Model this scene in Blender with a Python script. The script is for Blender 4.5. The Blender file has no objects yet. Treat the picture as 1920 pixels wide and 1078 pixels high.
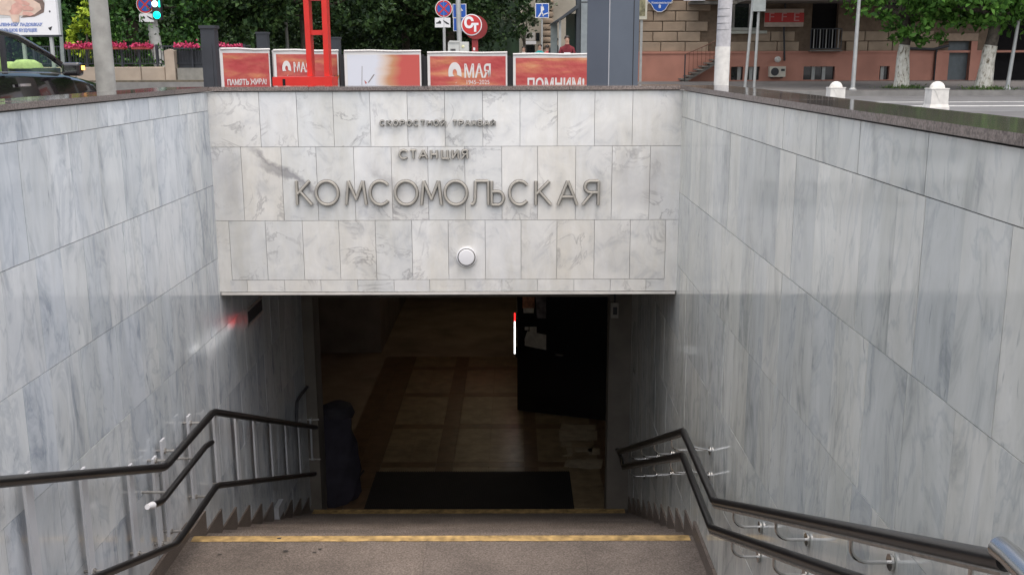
import bpy, math, random
import numpy as np
from mathutils import Matrix, Vector, Euler
random.seed(7); RNG = np.random.default_rng(7)
SC = bpy.context.scene; COL = SC.collection
R = math.radians

# ---------------------------------------------------------------- camera
EYE = 0.97                       # eye height above the street, metres
FPX, PITCH, YAW, ROLL = 1906.8, 0.2181, -0.0032, -0.0036
cy_, sy_, cp, sp, cr, sr = math.cos(YAW), math.sin(YAW), math.cos(PITCH), math.sin(PITCH), math.cos(ROLL), math.sin(ROLL)
ex = Vector((cy_, -sy_, 0)); ew = Vector((-sp*sy_, -sp*cy_, -cp)); fw = Vector((cp*sy_, cp*cy_, -sp))
right = cr*ex - sr*ew; down = sr*ex + cr*ew
cam = bpy.data.objects.new('camera', bpy.data.cameras.new('camera')); COL.objects.link(cam)
m = Matrix.Identity(4)
for i in range(3):
    m[i][0], m[i][1], m[i][2] = right[i], -down[i], -fw[i]
m[2][3] = EYE
cam.matrix_world = m
cam.data.sensor_width = 36; cam.data.lens = 36*FPX/1920; cam.data.clip_start = .05; cam.data.clip_end = 2000
SC.camera = cam
# ---------------------------------------------------------------- sky, sun, exposure
SUN_EL, SUN_AZ = R(74), R(160)   # compass from +Y clockwise: behind the camera
W = bpy.data.worlds.new('World'); SC.world = W; W.use_nodes = True
nt = W.node_tree; bg = nt.nodes['Background']
sky = nt.nodes.new('ShaderNodeTexSky'); sky.sky_type = 'NISHITA'; sky.sun_disc = False
sky.sun_elevation = SUN_EL; sky.sun_rotation = SUN_AZ; sky.air_density = 1.0; sky.dust_density = 6.0; sky.ozone_density = 1.0
nt.links.new(sky.outputs[0], bg.inputs[0]); bg.inputs[1].default_value = 0.085
sl = bpy.data.lights.new('sun', 'SUN'); sl.energy = 1.5; sl.angle = R(140); sl.color = (1, .975, .93)
so = bpy.data.objects.new('sun', sl); COL.objects.link(so)
sd = Vector((math.sin(SUN_AZ)*math.cos(SUN_EL), math.cos(SUN_AZ)*math.cos(SUN_EL), math.sin(SUN_EL)))
so.rotation_euler = sd.to_track_quat('Z', 'Y').to_euler(); so.location = (0, -20, 30)
SC.view_settings.view_transform = 'Standard'; SC.view_settings.look = 'None'
SC.view_settings.gamma = 1; SC.view_settings.use_curve_mapping = False
SC.view_settings.exposure = 1.12
SC.cycles.max_bounces = 8; SC.cycles.glossy_bounces = 3; SC.cycles.diffuse_bounces = 4

# ---------------------------------------------------------------- placing helpers: the photograph's pixel -> a real point on a real plane
def ray(px, py):
    u = (px-960); v = (py-539)
    d = right*(u/FPX) + down*(v/FPX) + fw
    return d
O = Vector((0, 0, EYE))
def atY(px, py, Y): d = ray(px, py); return O + d*(Y/d.y)
def atX(px, py, X): d = ray(px, py); return O + d*(X/d.x)
def atZ(px, py, Z): d = ray(px, py); return O + d*((Z-EYE)/d.z)
def XY(px, Y): return atY(px, 116, Y).x

# ---------------------------------------------------------------- mesh helpers
class MB:
    def __init__(s): s.v = []; s.f = []; s.mi = []; s.cur = 0
    def add(s, vs, fs):
        n = len(s.v); s.v += [tuple(p) for p in vs]
        for f in fs: s.f.append(tuple(i+n for i in f)); s.mi.append(s.cur)
        return s
    def box(s, x0, x1, y0, y1, z0, z1):
        return s.add([(x0,y0,z0),(x1,y0,z0),(x1,y1,z0),(x0,y1,z0),(x0,y0,z1),(x1,y0,z1),(x1,y1,z1),(x0,y1,z1)],
              [(0,3,2,1),(4,5,6,7),(0,1,5,4),(1,2,6,5),(2,3,7,6),(3,0,4,7)])
    def cbox(s, x0, x1, y0, y1, z0, z1, c=.01):          # chamfered on the -Y face
        a = [(x0,y1,z0),(x1,y1,z0),(x1,y1,z1),(x0,y1,z1)]
        b = [(x0,y0+c,z0),(x1,y0+c,z0),(x1,y0+c,z1),(x0,y0+c,z1)]
        d = [(x0+c,y0,z0+c),(x1-c,y0,z0+c),(x1-c,y0,z1-c),(x0+c,y0,z1-c)]
        fs = [(3,2,1,0)] + [(i,(i+1)%4,4+(i+1)%4,4+i) for i in range(4)] + [(4+i,4+(i+1)%4,8+(i+1)%4,8+i) for i in range(4)] + [(8,9,10,11)]
        return s.add(a+b+d, fs)
    def mbox(s, M, sx, sy, sz):
        vs = [M @ Vector((x*sx/2, y*sy/2, z*sz/2)) for x, y, z in [(-1,-1,-1),(1,-1,-1),(1,1,-1),(-1,1,-1),(-1,-1,1),(1,-1,1),(1,1,1),(-1,1,1)]]
        return s.add(vs, [(0,3,2,1),(4,5,6,7),(0,1,5,4),(1,2,6,5),(2,3,7,6),(3,0,4,7)])
    def prism(s, pts, fn0, fn1):                          # outline pts -> two 3-D caps
        n = len(pts); a = [fn0(p) for p in pts]; b = [fn1(p) for p in pts]
        return s.add(a+b, [tuple(range(n))[::-1], tuple(range(n, 2*n))] + [(i,(i+1)%n,n+(i+1)%n,n+i) for i in range(n)])
    def tube(s, pts, r, n=10, closed=False, caps=True, flat=None):
        P = [Vector(p) for p in pts]; k = len(P); rings = []
        if not hasattr(r, '__len__'): r = [r]*k
        up = None
        for i in range(k):
            a = P[i-1] if (i > 0 or closed) else P[i]; b = P[(i+1) % k] if (i < k-1 or closed) else P[i]
            d0 = (P[i]-a); d1 = (b-P[i])
            if d0.length < 1e-9: d0 = d1
            if d1.length < 1e-9: d1 = d0
            t = (d0.normalized()+d1.normalized())
            t = t.normalized() if t.length > 1e-6 else d1.normalized()
            sc = 1/max(.5, t.dot(d1.normalized()))
            if up is None:
                up = Vector((0,0,1)) if abs(t.z) < .9 else Vector((1,0,0))
                if flat: up = Vector(flat)
            x = t.cross(up)
            if x.length < 1e-4: x = t.cross(Vector((0,1,.01)))
            x.normalize(); y = x.cross(t).normalized()
            if not flat: up = y
            rings.append([P[i] + (x*math.cos(2*math.pi*j/n)*sc + y*math.sin(2*math.pi*j/n))*r[i] for j in range(n)])
        vs = [v for q in rings for v in q]; fs = []
        for i in range(k if closed else k-1):
            for j in range(n):
                a, b = i*n, ((i+1) % k)*n
                fs.append((a+j, a+(j+1)%n, b+(j+1)%n, b+j))
        if caps and not closed: fs += [tuple(range(n))[::-1], tuple(range((k-1)*n, k*n))]
        return s.add(vs, fs)
    def lathe(s, prof, c=(0,0,0), n=16, axis='z'):
        vs = []
        for r_, h in prof:
            for j in range(n):
                a = 2*math.pi*j/n; x, y = r_*math.cos(a), r_*math.sin(a)
                p = {'z': (x,y,h), 'y': (x,h,y), 'x': (h,x,y)}[axis]
                vs.append((c[0]+p[0], c[1]+p[1], c[2]+p[2]))
        k = len(prof); fs = [(i*n+j, i*n+(j+1)%n, (i+1)*n+(j+1)%n, (i+1)*n+j) for i in range(k-1) for j in range(n)]
        fs += [tuple(range(n))[::-1], tuple(range((k-1)*n, k*n))]
        return s.add(vs, fs)
    def mesh(s, name, mats, smooth=False):
        me = bpy.data.meshes.new(name); me.from_pydata(s.v, [], s.f)
        for mt in (mats if isinstance(mats, (list, tuple)) else [mats]): me.materials.append(mt)
        if len(set(s.mi)) > 1: me.polygons.foreach_set('material_index', s.mi)
        if s.v and smooth:
            me.shade_smooth() if smooth is True else me.shade_smooth()
            try: me.set_sharp_from_angle(angle=R(40))
            except Exception: pass
        me.update()
        # outward normals
        import bmesh
        bm = bmesh.new(); bm.from_mesh(me); bmesh.ops.recalc_face_normals(bm, faces=bm.faces); bm.to_mesh(me); bm.free()
        return me
    def build(s, name, mats, parent=None, smooth=False):
        o = bpy.data.objects.new(name, s.mesh(name, mats, smooth)); COL.objects.link(o)
        if parent: kid(o, parent)
        return o
def wpos(o):
    v = Vector(o.location)
    while o.parent: o = o.parent; v = v + o.location if False else v
    return v
def kid(o, parent):                # parts are modelled where they stand: cancel the parent's plain offset
    o.parent = parent
    if parent.type == 'EMPTY': o.matrix_parent_inverse = Matrix.Translation(-Vector(parent.location)) if not parent.get('loc0') else Matrix.Identity(4)
    else: o.matrix_parent_inverse = Matrix.Identity(4)
def tag(o, label=None, cat=None, group=None, kind=None):
    if label: o['label'] = label
    if cat: o['category'] = cat
    if group: o['group'] = group
    if kind: o['kind'] = kind
    return o
def thing(name, label, cat, loc=(0,0,0), group=None, local=False, rz=0):
    o = bpy.data.objects.new(name, None); COL.objects.link(o); o.location = loc; o.empty_display_size = .1
    if local: o['loc0'] = 1
    o.rotation_euler = (0, 0, rz)
    return tag(o, label, cat, group)
def copy_tree(o, loc=None, rz=None, label=None):
    c = o.copy(); COL.objects.link(c)
    if loc is not None: c.location = loc
    if rz is not None: c.rotation_euler = (0, 0, rz)
    if label: c['label'] = label
    def rec(src, dst):
        for ch in list(src.children):
            d = ch.copy(); COL.objects.link(d); d.parent = dst; d.matrix_parent_inverse = ch.matrix_parent_inverse.copy(); rec(ch, d)
    rec(o, c); return c
def ground(o): return tag(o, kind='structure')
def inst(me, name, parent, M):
    o = bpy.data.objects.new(name, me); COL.objects.link(o); o.parent = parent
    o.matrix_parent_inverse = Matrix.Translation(-Vector(parent.location)) if parent.type == 'EMPTY' and not parent.get('loc0') else Matrix.Identity(4)
    o.matrix_basis = M; return o
def text(body, size, mat, parent, M, name='lettering', align='CENTER', extrude=.001, squeeze=1.0, bold=0.0):
    c = bpy.data.curves.new('txt', 'FONT'); c.body = body; c.size = size; c.align_x = align; c.align_y = 'CENTER'; c.extrude = extrude; c.offset = bold
    o = bpy.data.objects.new('txt', c); COL.objects.link(o)
    dg = bpy.context.evaluated_depsgraph_get(); dg.update()
    me = bpy.data.meshes.new_from_object(o.evaluated_get(dg)); bpy.data.objects.remove(o)
    me.transform(Matrix.Diagonal((squeeze, 1, 1, 1))); me.materials.clear(); me.materials.append(mat)
    t = bpy.data.objects.new(name, me); COL.objects.link(t); kid(t, parent); t.matrix_basis = M
    return t
def bend(pts, r=.05, n=4):                                     # round the corners of a polyline
    P = [Vector(p) for p in pts]; out = [P[0]]
    for i in range(1, len(P)-1):
        a = P[i]+(P[i-1]-P[i]).normalized()*r; c = P[i]+(P[i+1]-P[i]).normalized()*r
        for k in range(n+1):
            t_ = k/n; out.append(a*(1-t_)**2 + P[i]*2*t_*(1-t_) + c*t_*t_)
    return out+[P[-1]]
RX90 = Matrix.Rotation(R(90), 4, 'X')
def face(loc, rz=0): return Matrix.Translation(loc) @ Matrix.Rotation(rz, 4, 'Z') @ RX90

# ---------------------------------------------------------------- materials
def newmat(name):
    mt = bpy.data.materials.new(name); mt.use_nodes = True
    return mt, mt.node_tree, mt.node_tree.nodes['Principled BSDF']
def N(t, typ, **kw):
    n = t.nodes.new(typ)
    for k, v in kw.items():
        if k == 'i':
            for a, b in v.items(): n.inputs[a].default_value = b
        else: setattr(n, k, v)
    return n
def ramp(t, stops, src):
    n = t.nodes.new('ShaderNodeValToRGB'); e = n.color_ramp.elements
    while len(e) < len(stops): e.new(.5)
    for q, (p, c) in zip(e, stops):
        q.position = p; q.color = c if len(c) == 4 else (*c, 1)
    t.links.new(src, n.inputs[0]); return n
def mixc(t, fac, a, b, mode='MIX'):
    n = t.nodes.new('ShaderNodeMix'); n.data_type = 'RGBA'; n.blend_type = mode
    for i, v in ((0, fac), (6, a), (7, b)):
        if hasattr(v, 'default_value') or hasattr(v, 'is_linked'): t.links.new(v, n.inputs[i])
        else: n.inputs[i].default_value = v if not isinstance(v, tuple) or len(v) == 4 else (*v, 1)
    return n.outputs[2]
def simple(name, col, rough=.6, metal=0, var=.12, scale=6, bump=0, bscale=60, emit=0, coat=0, spec=.5):
    mt, t, b = newmat(name)
    tc = N(t, 'ShaderNodeTexCoord'); gp = N(t, 'ShaderNodeNewGeometry')
    nz = N(t, 'ShaderNodeTexNoise', i={'Scale': scale, 'Detail': 5}); t.links.new(gp.outputs['Position'], nz.inputs['Vector'])
    lo = tuple(max(0, c*(1-var)) for c in col); hi = tuple(min(1, c*(1+var)) for c in col)
    rp = ramp(t, [(.3, lo), (.7, hi)], nz.outputs[0]); t.links.new(rp.outputs[0], b.inputs['Base Color'])
    b.inputs['Roughness'].default_value = rough; b.inputs['Metallic'].default_value = metal; b.inputs['Coat Weight'].default_value = coat
    b.inputs['Specular IOR Level'].default_value = spec
    if bump:
        n2 = N(t, 'ShaderNodeTexNoise', i={'Scale': bscale, 'Detail': 4}); t.links.new(gp.outputs['Position'], n2.inputs['Vector'])
        bp = N(t, 'ShaderNodeBump', i={'Strength': bump, 'Distance': .01}); t.links.new(n2.outputs[0], bp.inputs['Height']); t.links.new(bp.outputs[0], b.inputs['Normal'])
    if emit:
        b.inputs['Emission Color'].default_value = (*col, 1); b.inputs['Emission Strength'].default_value = emit
    return mt
def pos_offset(t, sx=37, sy=91, sz=53):
    gp = N(t, 'ShaderNodeNewGeometry'); oi = N(t, 'ShaderNodeObjectInfo')
    mu = N(t, 'ShaderNodeVectorMath', operation='MULTIPLY'); cb = N(t, 'ShaderNodeCombineXYZ')
    for i in range(3): t.links.new(oi.outputs['Random'], cb.inputs[i])
    t.links.new(cb.outputs[0], mu.inputs[0]); mu.inputs[1].default_value = (sx, sy, sz)
    ad = N(t, 'ShaderNodeVectorMath', operation='ADD'); t.links.new(gp.outputs['Position'], ad.inputs[0]); t.links.new(mu.outputs[0], ad.inputs[1])
    return ad.outputs[0], oi.outputs['Random'], gp
def mapping(t, src, scale):
    mp = N(t, 'ShaderNodeMapping'); mp.inputs['Scale'].default_value = scale; t.links.new(src, mp.inputs[0]); return mp.outputs[0]
def marble_side(name, base, dark, light, tilt):
    mt, t, b = newmat(name); p, rnd, gp = pos_offset(t)
    def mapr(src, scale, rx):
        mp = N(t, 'ShaderNodeMapping'); mp.inputs['Scale'].default_value = scale; mp.inputs['Rotation'].default_value = (rx, 0, 0); t.links.new(src, mp.inputs[0]); return mp.outputs[0]
    # cloudy grey patches, longer than wide, leaning a little
    n1 = N(t, 'ShaderNodeTexNoise', i={'Scale': 1.0, 'Detail': 7, 'Roughness': .62, 'Distortion': 1.1}); t.links.new(mapr(p, (5, 5, 2.0), tilt), n1.inputs['Vector'])
    r1 = ramp(t, [(.26, dark), (.44, base), (.70, light)], n1.outputs[0])
    # short darker flecks along the bedding
    n2 = N(t, 'ShaderNodeTexNoise', i={'Scale': 1.0, 'Detail': 3, 'Roughness': .6, 'Distortion': .6}); t.links.new(mapr(p, (34, 34, 8), tilt), n2.inputs['Vector'])
    r2 = ramp(t, [(.27, (.62, .64, .66)), (.38, (1, 1, 1))], n2.outputs[0])
    n4 = N(t, 'ShaderNodeTexNoise', i={'Scale': 2.5, 'Detail': 3}); t.links.new(p, n4.inputs['Vector'])
    r4 = ramp(t, [(.42, (0, 0, 0)), (.58, (1, 1, 1))], n4.outputs[0])
    c = mixc(t, r4.outputs[0], r1.outputs[0], mixc(t, 1.0, r1.outputs[0], r2.outputs[0], 'MULTIPLY'))
    # soft veins
    n5 = N(t, 'ShaderNodeTexNoise', i={'Scale': 1.0, 'Detail': 5, 'Roughness': .6, 'Distortion': 1.3}); t.links.new(mapr(p, (3.2, 3.2, 1.5), tilt*1.6), n5.inputs['Vector'])
    r5 = ramp(t, [(.455, (1, 1, 1)), (.50, (.80, .82, .85)), (.53, (1, 1, 1))], n5.outputs[0])
    c = mixc(t, .8, c, r5.outputs[0], 'MULTIPLY')
    tone = ramp(t, [(0, (.80, .828, .85)), (.22, (.95, .97, .98)), (.45, (1.04, 1.03, 1.0)), (.7, (.86, .885, .89)), (.85, (1.0, 1.0, .97)), (1, (1.10, 1.10, 1.08))], rnd)
    c = mixc(t, 1.0, c, tone.outputs[0], 'MULTIPLY')
    n6 = N(t, 'ShaderNodeTexNoise', i={'Scale': 1.0, 'Detail': 5, 'Roughness': .7}); t.links.new(mapping(t, gp.outputs['Position'], (4, 4, .8)), n6.inputs['Vector'])
    r6 = ramp(t, [(.35, (.86, .85, .82)), (.55, (1, 1, 1))], n6.outputs[0])
    c = mixc(t, .7, c, r6.outputs[0], 'MULTIPLY')
    t.links.new(c, b.inputs['Base Color'])
    n3 = N(t, 'ShaderNodeTexNoise', i={'Scale': 3, 'Detail': 6}); t.links.new(gp.outputs['Position'], n3.inputs['Vector'])
    rr = ramp(t, [(.3, (.04,)*3), (.7, (.15,)*3)], n3.outputs[0]); t.links.new(rr.outputs[0], b.inputs['Roughness'])
    b.inputs['Specular IOR Level'].default_value = .5
    return mt
def big_veins(t, gp, c):
    # one dark vein that crosses several slabs of the upper left, as cut from one block
    sx = N(t, 'ShaderNodeSeparateXYZ'); t.links.new(gp.outputs['Position'], sx.inputs[0])
    nz = N(t, 'ShaderNodeTexNoise', i={'Scale': 6, 'Detail': 6, 'Roughness': .65}); t.links.new(gp.outputs['Position'], nz.inputs['Vector'])
    def math_(op, a, b=None, d=None):
        n = N(t, 'ShaderNodeMath', operation=op)
        for i, v in enumerate((a, b, d)):
            if v is None: continue
            if hasattr(v, 'is_linked'): t.links.new(v, n.inputs[i])
            else: n.inputs[i].default_value = v
        return n.outputs[0]
    for (x0, z0, x1, z1, wd, st_) in ((-1.83, .42, -1.30, .06, .035, .85), (-1.78, .33, -1.42, .13, .03, .7), (-1.02, .30, -.72, .06, .05, .45), (.72, .40, .80, -.05, .12, .30), (1.00, .40, .90, -.05, .13, .32), (-1.98, .40, -1.90, -.05, .12, .30)):
        L = math.hypot(x1-x0, z1-z0); ux, uz = (x1-x0)/L, (z1-z0)/L
        dx = math_('SUBTRACT', sx.outputs[0], x0); dz = math_('SUBTRACT', sx.outputs[2], z0)
        al = math_('ADD', math_('MULTIPLY', dx, ux), math_('MULTIPLY', dz, uz))
        ac = math_('ADD', math_('MULTIPLY', dx, -uz), math_('MULTIPLY', dz, ux))
        ac = math_('ABSOLUTE', math_('ADD', ac, math_('MULTIPLY', math_('SUBTRACT', nz.outputs[0], .5), .20)))
        k = math_('SUBTRACT', 1.0, math_('DIVIDE', ac, wd)); k = math_('MAXIMUM', k, 0)
        e1 = math_('MINIMUM', math_('MAXIMUM', math_('MULTIPLY', al, 9), 0), 1); e2 = math_('MINIMUM', math_('MAXIMUM', math_('MULTIPLY', math_('SUBTRACT', L, al), 9), 0), 1)
        k = math_('MULTIPLY', math_('MULTIPLY', k, e1), math_('MULTIPLY', e2, st_))
        c = mixc(t, k, c, (.27, .265, .285))
    return c
def marble_front(name):
    mt, t, b = newmat(name); p, rnd, gp = pos_offset(t)
    n1 = N(t, 'ShaderNodeTexNoise', i={'Scale': 5.5, 'Detail': 8, 'Roughness': .62, 'Distortion': 1.0}); t.links.new(p, n1.inputs['Vector'])
    r1 = ramp(t, [(.28, (.53, .54, .555)), (.44, (.69, .69, .685)), (.7, (.78, .775, .76))], n1.outputs[0])
    n2 = N(t, 'ShaderNodeTexNoise', i={'Scale': 3.2, 'Detail': 5, 'Roughness': .6, 'Distortion': 1.6}); t.links.new(p, n2.inputs['Vector'])
    r2 = ramp(t, [(.470, (0, 0, 0)), (.50, (1, 1, 1)), (.525, (0, 0, 0))], n2.outputs[0])
    n3 = N(t, 'ShaderNodeTexNoise', i={'Scale': 2.6, 'Detail': 2}); t.links.new(p, n3.inputs['Vector'])
    r3 = ramp(t, [(.47, (0, 0, 0)), (.66, (.9, .9, .9))], n3.outputs[0])
    mk = mixc(t, 1.0, r2.outputs[0], r3.outputs[0], 'MULTIPLY')
    c = mixc(t, mk, r1.outputs[0], (.33, .325, .335))
    c = big_veins(t, gp, c)
    tone = ramp(t, [(0, (.91, .925, .93)), (.35, (1.0, .99, .965)), (.6, (1.03, 1.03, 1.02)), (.8, (.96, .965, .97)), (1, (1.0, .98, .94))], rnd)
    c = mixc(t, 1.0, c, tone.outputs[0], 'MULTIPLY')
    n6 = N(t, 'ShaderNodeTexNoise', i={'Scale': 1.0, 'Detail': 5, 'Roughness': .7}); t.links.new(mapping(t, gp.outputs['Position'], (4.5, 4.5, 1.1)), n6.inputs['Vector'])
    r6 = ramp(t, [(.34, (.88, .86, .81)), (.56, (1, 1, 1))], n6.outputs[0]); c = mixc(t, .8, c, r6.outputs[0], 'MULTIPLY')
    t.links.new(c, b.inputs['Base Color']); b.inputs['Roughness'].default_value = .38
    return mt
def granite(name, cols, scale=160, rough=.55, stain=.25, bump=.1):
    mt, t, b = newmat(name); gp = N(t, 'ShaderNodeNewGeometry')
    n1 = N(t, 'ShaderNodeTexNoise', i={'Scale': scale, 'Detail': 3, 'Roughness': .7}); t.links.new(gp.outputs['Position'], n1.inputs['Vector'])
    r1 = ramp(t, [(.32, cols[0]), (.5, cols[1]), (.68, cols[2])], n1.outputs[0])
    n2 = N(t, 'ShaderNodeTexNoise', i={'Scale': 2.2, 'Detail': 6, 'Roughness': .65}); t.links.new(gp.outputs['Position'], n2.inputs['Vector'])
    r2 = ramp(t, [(.3, (1-stain,)*3), (.7, (1.06,)*3)], n2.outputs[0])
    oi = N(t, 'ShaderNodeObjectInfo'); tone = ramp(t, [(0, (.92, .93, .95)), (1, (1.05, 1.03, 1))], oi.outputs['Random'])
    c = mixc(t, 1.0, mixc(t, 1.0, r1.outputs[0], r2.outputs[0], 'MULTIPLY'), tone.outputs[0], 'MULTIPLY')
    t.links.new(c, b.inputs['Base Color']); b.inputs['Roughness'].default_value = rough
    if bump:
        bp = N(t, 'ShaderNodeBump', i={'Strength': bump, 'Distance': .004}); t.links.new(n1.outputs[0], bp.inputs['Height']); t.links.new(bp.outputs[0], b.inputs['Normal'])
    return mt
def leafmat(name, a, bcol, c):
    mt, t, b = newmat(name); gp = N(t, 'ShaderNodeNewGeometry')
    r = ramp(t, [(0, a), (.55, bcol), (1, c)], gp.outputs['Random Per Island'])
    t.links.new(r.outputs[0], b.inputs['Base Color']); b.inputs['Roughness'].default_value = .6; b.inputs['Specular IOR Level'].default_value = .25
    return mt
def glassmat(name, col, rough=.03, alpha=1.0):
    mt, t, b = newmat(name); b.inputs['Base Color'].default_value = (*col, 1); b.inputs['Roughness'].default_value = rough
    b.inputs['Specular IOR Level'].default_value = .8; b.inputs['Coat Weight'].default_value = .5; b.inputs['Coat Roughness'].default_value = .02
    return mt

MS_L = marble_side('marble_side_left', (.56, .585, .62), (.30, .33, .375), (.67, .69, .715), .30)
MS_R = marble_side('marble_side_right', (.56, .565, .54), (.335, .35, .345), (.66, .66, .635), -.16)
MF = marble_front('marble_front')
MORTAR = simple('mortar', (.38, .38, .36), .9, var=.75, scale=4)
GRAN_STEP = granite('granite_step', [(.090, .073, .062), (.165, .138, .120), (.262, .224, .20)], 95, .6, .42)
GRAN_COPE = granite('granite_coping', [(.075, .062, .056), (.20, .165, .15), (.34, .29, .27)], 110, .4, .3, .05)
GRAN_POL = granite('granite_polished', [(.05, .046, .044), (.11, .10, .095), (.19, .175, .165)], 110, .07, .3, 0)
GRAN_SKIRT = granite('granite_skirting', [(.10, .08, .068), (.165, .135, .115), (.24, .20, .175)], 140, .5, .35)
YELLOW = simple('yellow_paint', (.40, .27, .11), .7, var=.5, scale=16)
BLACKRAIL = simple('black_rail', (.012, .011, .011), .28, var=.2, spec=.6)
GREYPAINT = simple('grey_paint', (.36, .37, .39), .45, var=.1)
STEEL = simple('stainless_steel', (.55, .54, .52), .22, 1, var=.05)
STEELDULL = simple('dull_steel', (.42, .40, .37), .4, .9, var=.2, scale=30)
WHITEPL = simple('white_plastic', (.78, .78, .80), .35, var=.02)
LETTERMETAL = simple('letter_metal', (.375, .355, .315), .6, 0, var=.15, scale=14)
DARKOUTLINE = simple('dark_outline', (.13, .125, .115), .7, var=.3, scale=20)  # dark tone for the letters' painted shadow outline, also the lamp gasket
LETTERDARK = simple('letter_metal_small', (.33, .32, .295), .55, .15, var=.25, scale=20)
CONC = simple('concrete', (.33, .325, .30), .85, var=.22, scale=5, bump=.3)
CONC_D = simple('concrete_dark', (.16, .15, .135), .9, var=.3, scale=3, bump=.2)
PLASTER = simple('old_plaster', (.17, .15, .125), .9, var=.25, scale=2.5)
PLASTER_D = simple('brown_plaster', (.26, .20, .14), .9, var=.3, scale=2)
ASPHALT = simple('asphalt', (.10, .098, .098), .75, var=.25, scale=1.5, bump=.3, bscale=120)
ASPHALT2 = simple('asphalt_road', (.125, .125, .127), .7, var=.2, scale=1.2, bump=.3, bscale=120)
PAVE = simple('pavement', (.115, .108, .104), .8, var=.2, scale=2, bump=.2)
KERB = simple('kerb_stone', (.19, .185, .175), .8, var=.2, scale=3)
ROADWHITE = simple('road_paint', (.62, .62, .60), .7, var=.15, scale=5)
WHITEWASH = simple('whitewash', (.66, .64, .58), .9, var=.3, scale=12, bump=.6, bscale=18)
WHITEPAINT = simple('white_paint', (.66, .64, .60), .75, var=.13, scale=7)
def whitewashed(name):
    mt, t, b = newmat(name); gp = N(t, 'ShaderNodeNewGeometry')
    n1 = N(t, 'ShaderNodeTexNoise', i={'Scale': 1.0, 'Detail': 4, 'Roughness': .6, 'Distortion': .8}); t.links.new(mapping(t, gp.outputs['Position'], (13, 13, 6)), n1.inputs['Vector'])
    r1 = ramp(t, [(.34, (.16, .13, .09)), (.44, (.55, .52, .44)), (.6, (.70, .68, .61))], n1.outputs[0]); t.links.new(r1.outputs[0], b.inputs['Base Color']); b.inputs['Roughness'].default_value = .9
    bp = N(t, 'ShaderNodeBump', i={'Strength': .8, 'Distance': .04}); t.links.new(n1.outputs[0], bp.inputs['Height']); t.links.new(bp.outputs[0], b.inputs['Normal']); return mt
WHITEWASH = whitewashed('whitewashed_bark')
BARK = simple('bark', (.10, .085, .068), .95, var=.4, scale=9, bump=.8, bscale=14)
TILE_L = simple('floor_tile_pale', (.25, .19, .115), .32, var=.3, scale=8)
TILE_D = simple('floor_tile_dark', (.15, .095, .055), .32, var=.3, scale=8)
TILE_W = simple('floor_tile_white', (.36, .31, .23), .6, var=.2, scale=9)
GRATE = simple('rubber_mat', (.012, .012, .013), .7, var=.2)
BLACKP = simple('black_paint', (.006, .006, .008), .25, var=.1)
DARKPOST = simple('dark_post_paint', (.030, .034, .042), .55, var=.15)
COLUMN = simple('grey_column_cladding', (.093, .110, .137), .42, var=.12, scale=1.5)
RED = simple('red_paint', (.62, .022, .014), .4, var=.08)
SIGNRED = simple('sign_red', (.52, .03, .03), .4, var=.04)
SIGNBLUE = simple('sign_blue', (.012, .09, .42), .4, var=.04)
SIGNWHITE = simple('sign_white', (.75, .75, .76), .45, var=.02)
INK = simple('dark_print', (.03, .03, .035), .6)
PRINTBLUE = simple('blue_print', (.20, .26, .50), .6)
SALMON = simple('salmon_plinth', (.41, .195, .145), .85, var=.13, scale=1.2)
STONE = simple('tan_stone', (.33, .255, .185), .85, var=.16, scale=2.0, bump=.25)
STONEJ = simple('tan_stone_joint', (.16, .115, .08), .9, var=.2)
DARKGLASS = glassmat('dark_glass', (.015, .018, .02))
GREENGLASS = glassmat('green_glass', (.035, .06, .05))
FLOWER = leafmat('petunia_petals', (.32, .012, .06), (.45, .028, .10), (.52, .09, .18))
FLOWERBOX = simple('red_flower_box', (.36, .06, .05), .6)
LEAF_DK = leafmat('leaf_dark', (.013, .032, .013), (.028, .064, .019), (.065, .12, .033))
LEAF_MD = leafmat('leaf_mid', (.014, .045, .012), (.035, .10, .02), (.075, .17, .03))
LEAF_YL = leafmat('leaf_yellowgreen', (.13, .20, .012), (.26, .36, .02), (.36, .45, .05))
SKIN = simple('skin', (.48, .29, .21), .6, var=.05)
HAIR = simple('hair', (.02, .014, .010), .6)
JEANS = simple('dark_trousers', (.025, .028, .04), .9)

# ---------------------------------------------------------------- stairwell dimensions
XL, XR, YF = -2.07, 1.13, 6.955
CAPB = .779; CAPT = .813
LAND = -1.94; Y_EDGE = 5.91; Y_BOT1 = 4.75; TR = .352; RS2 = .147; RS1 = 1.94/13
FLOOR = LAND - 11*RS2                        # -3.557
Y_END = Y_EDGE + 10*TR + .05                       # 9.43
def stair_z(y):
    if y < Y_BOT1:
        k = int((Y_BOT1-y)/TR)+1; return min(0, LAND + RS1*k)
    if y < Y_EDGE: return LAND
    k = int((y-Y_EDGE)/TR)+1
    return LAND - RS2*min(k, 11)
SOFFIT = -.607

# ground: one sheet to the horizon with the stairwell cut out
gx = [-900, XL-.25, XR+.25, 900]; gy = [-900, .50, 7.3, 1400]
g = MB()
for i in range(3):
    for j in range(3):
        if i == 1 and j == 1: continue
        g.add([(gx[i],gy[j],0),(gx[i+1],gy[j],0),(gx[i+1],gy[j+1],0),(gx[i],gy[j+1],0)], [(0,1,2,3)])
ground(g.build('ground', ASPHALT))

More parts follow.
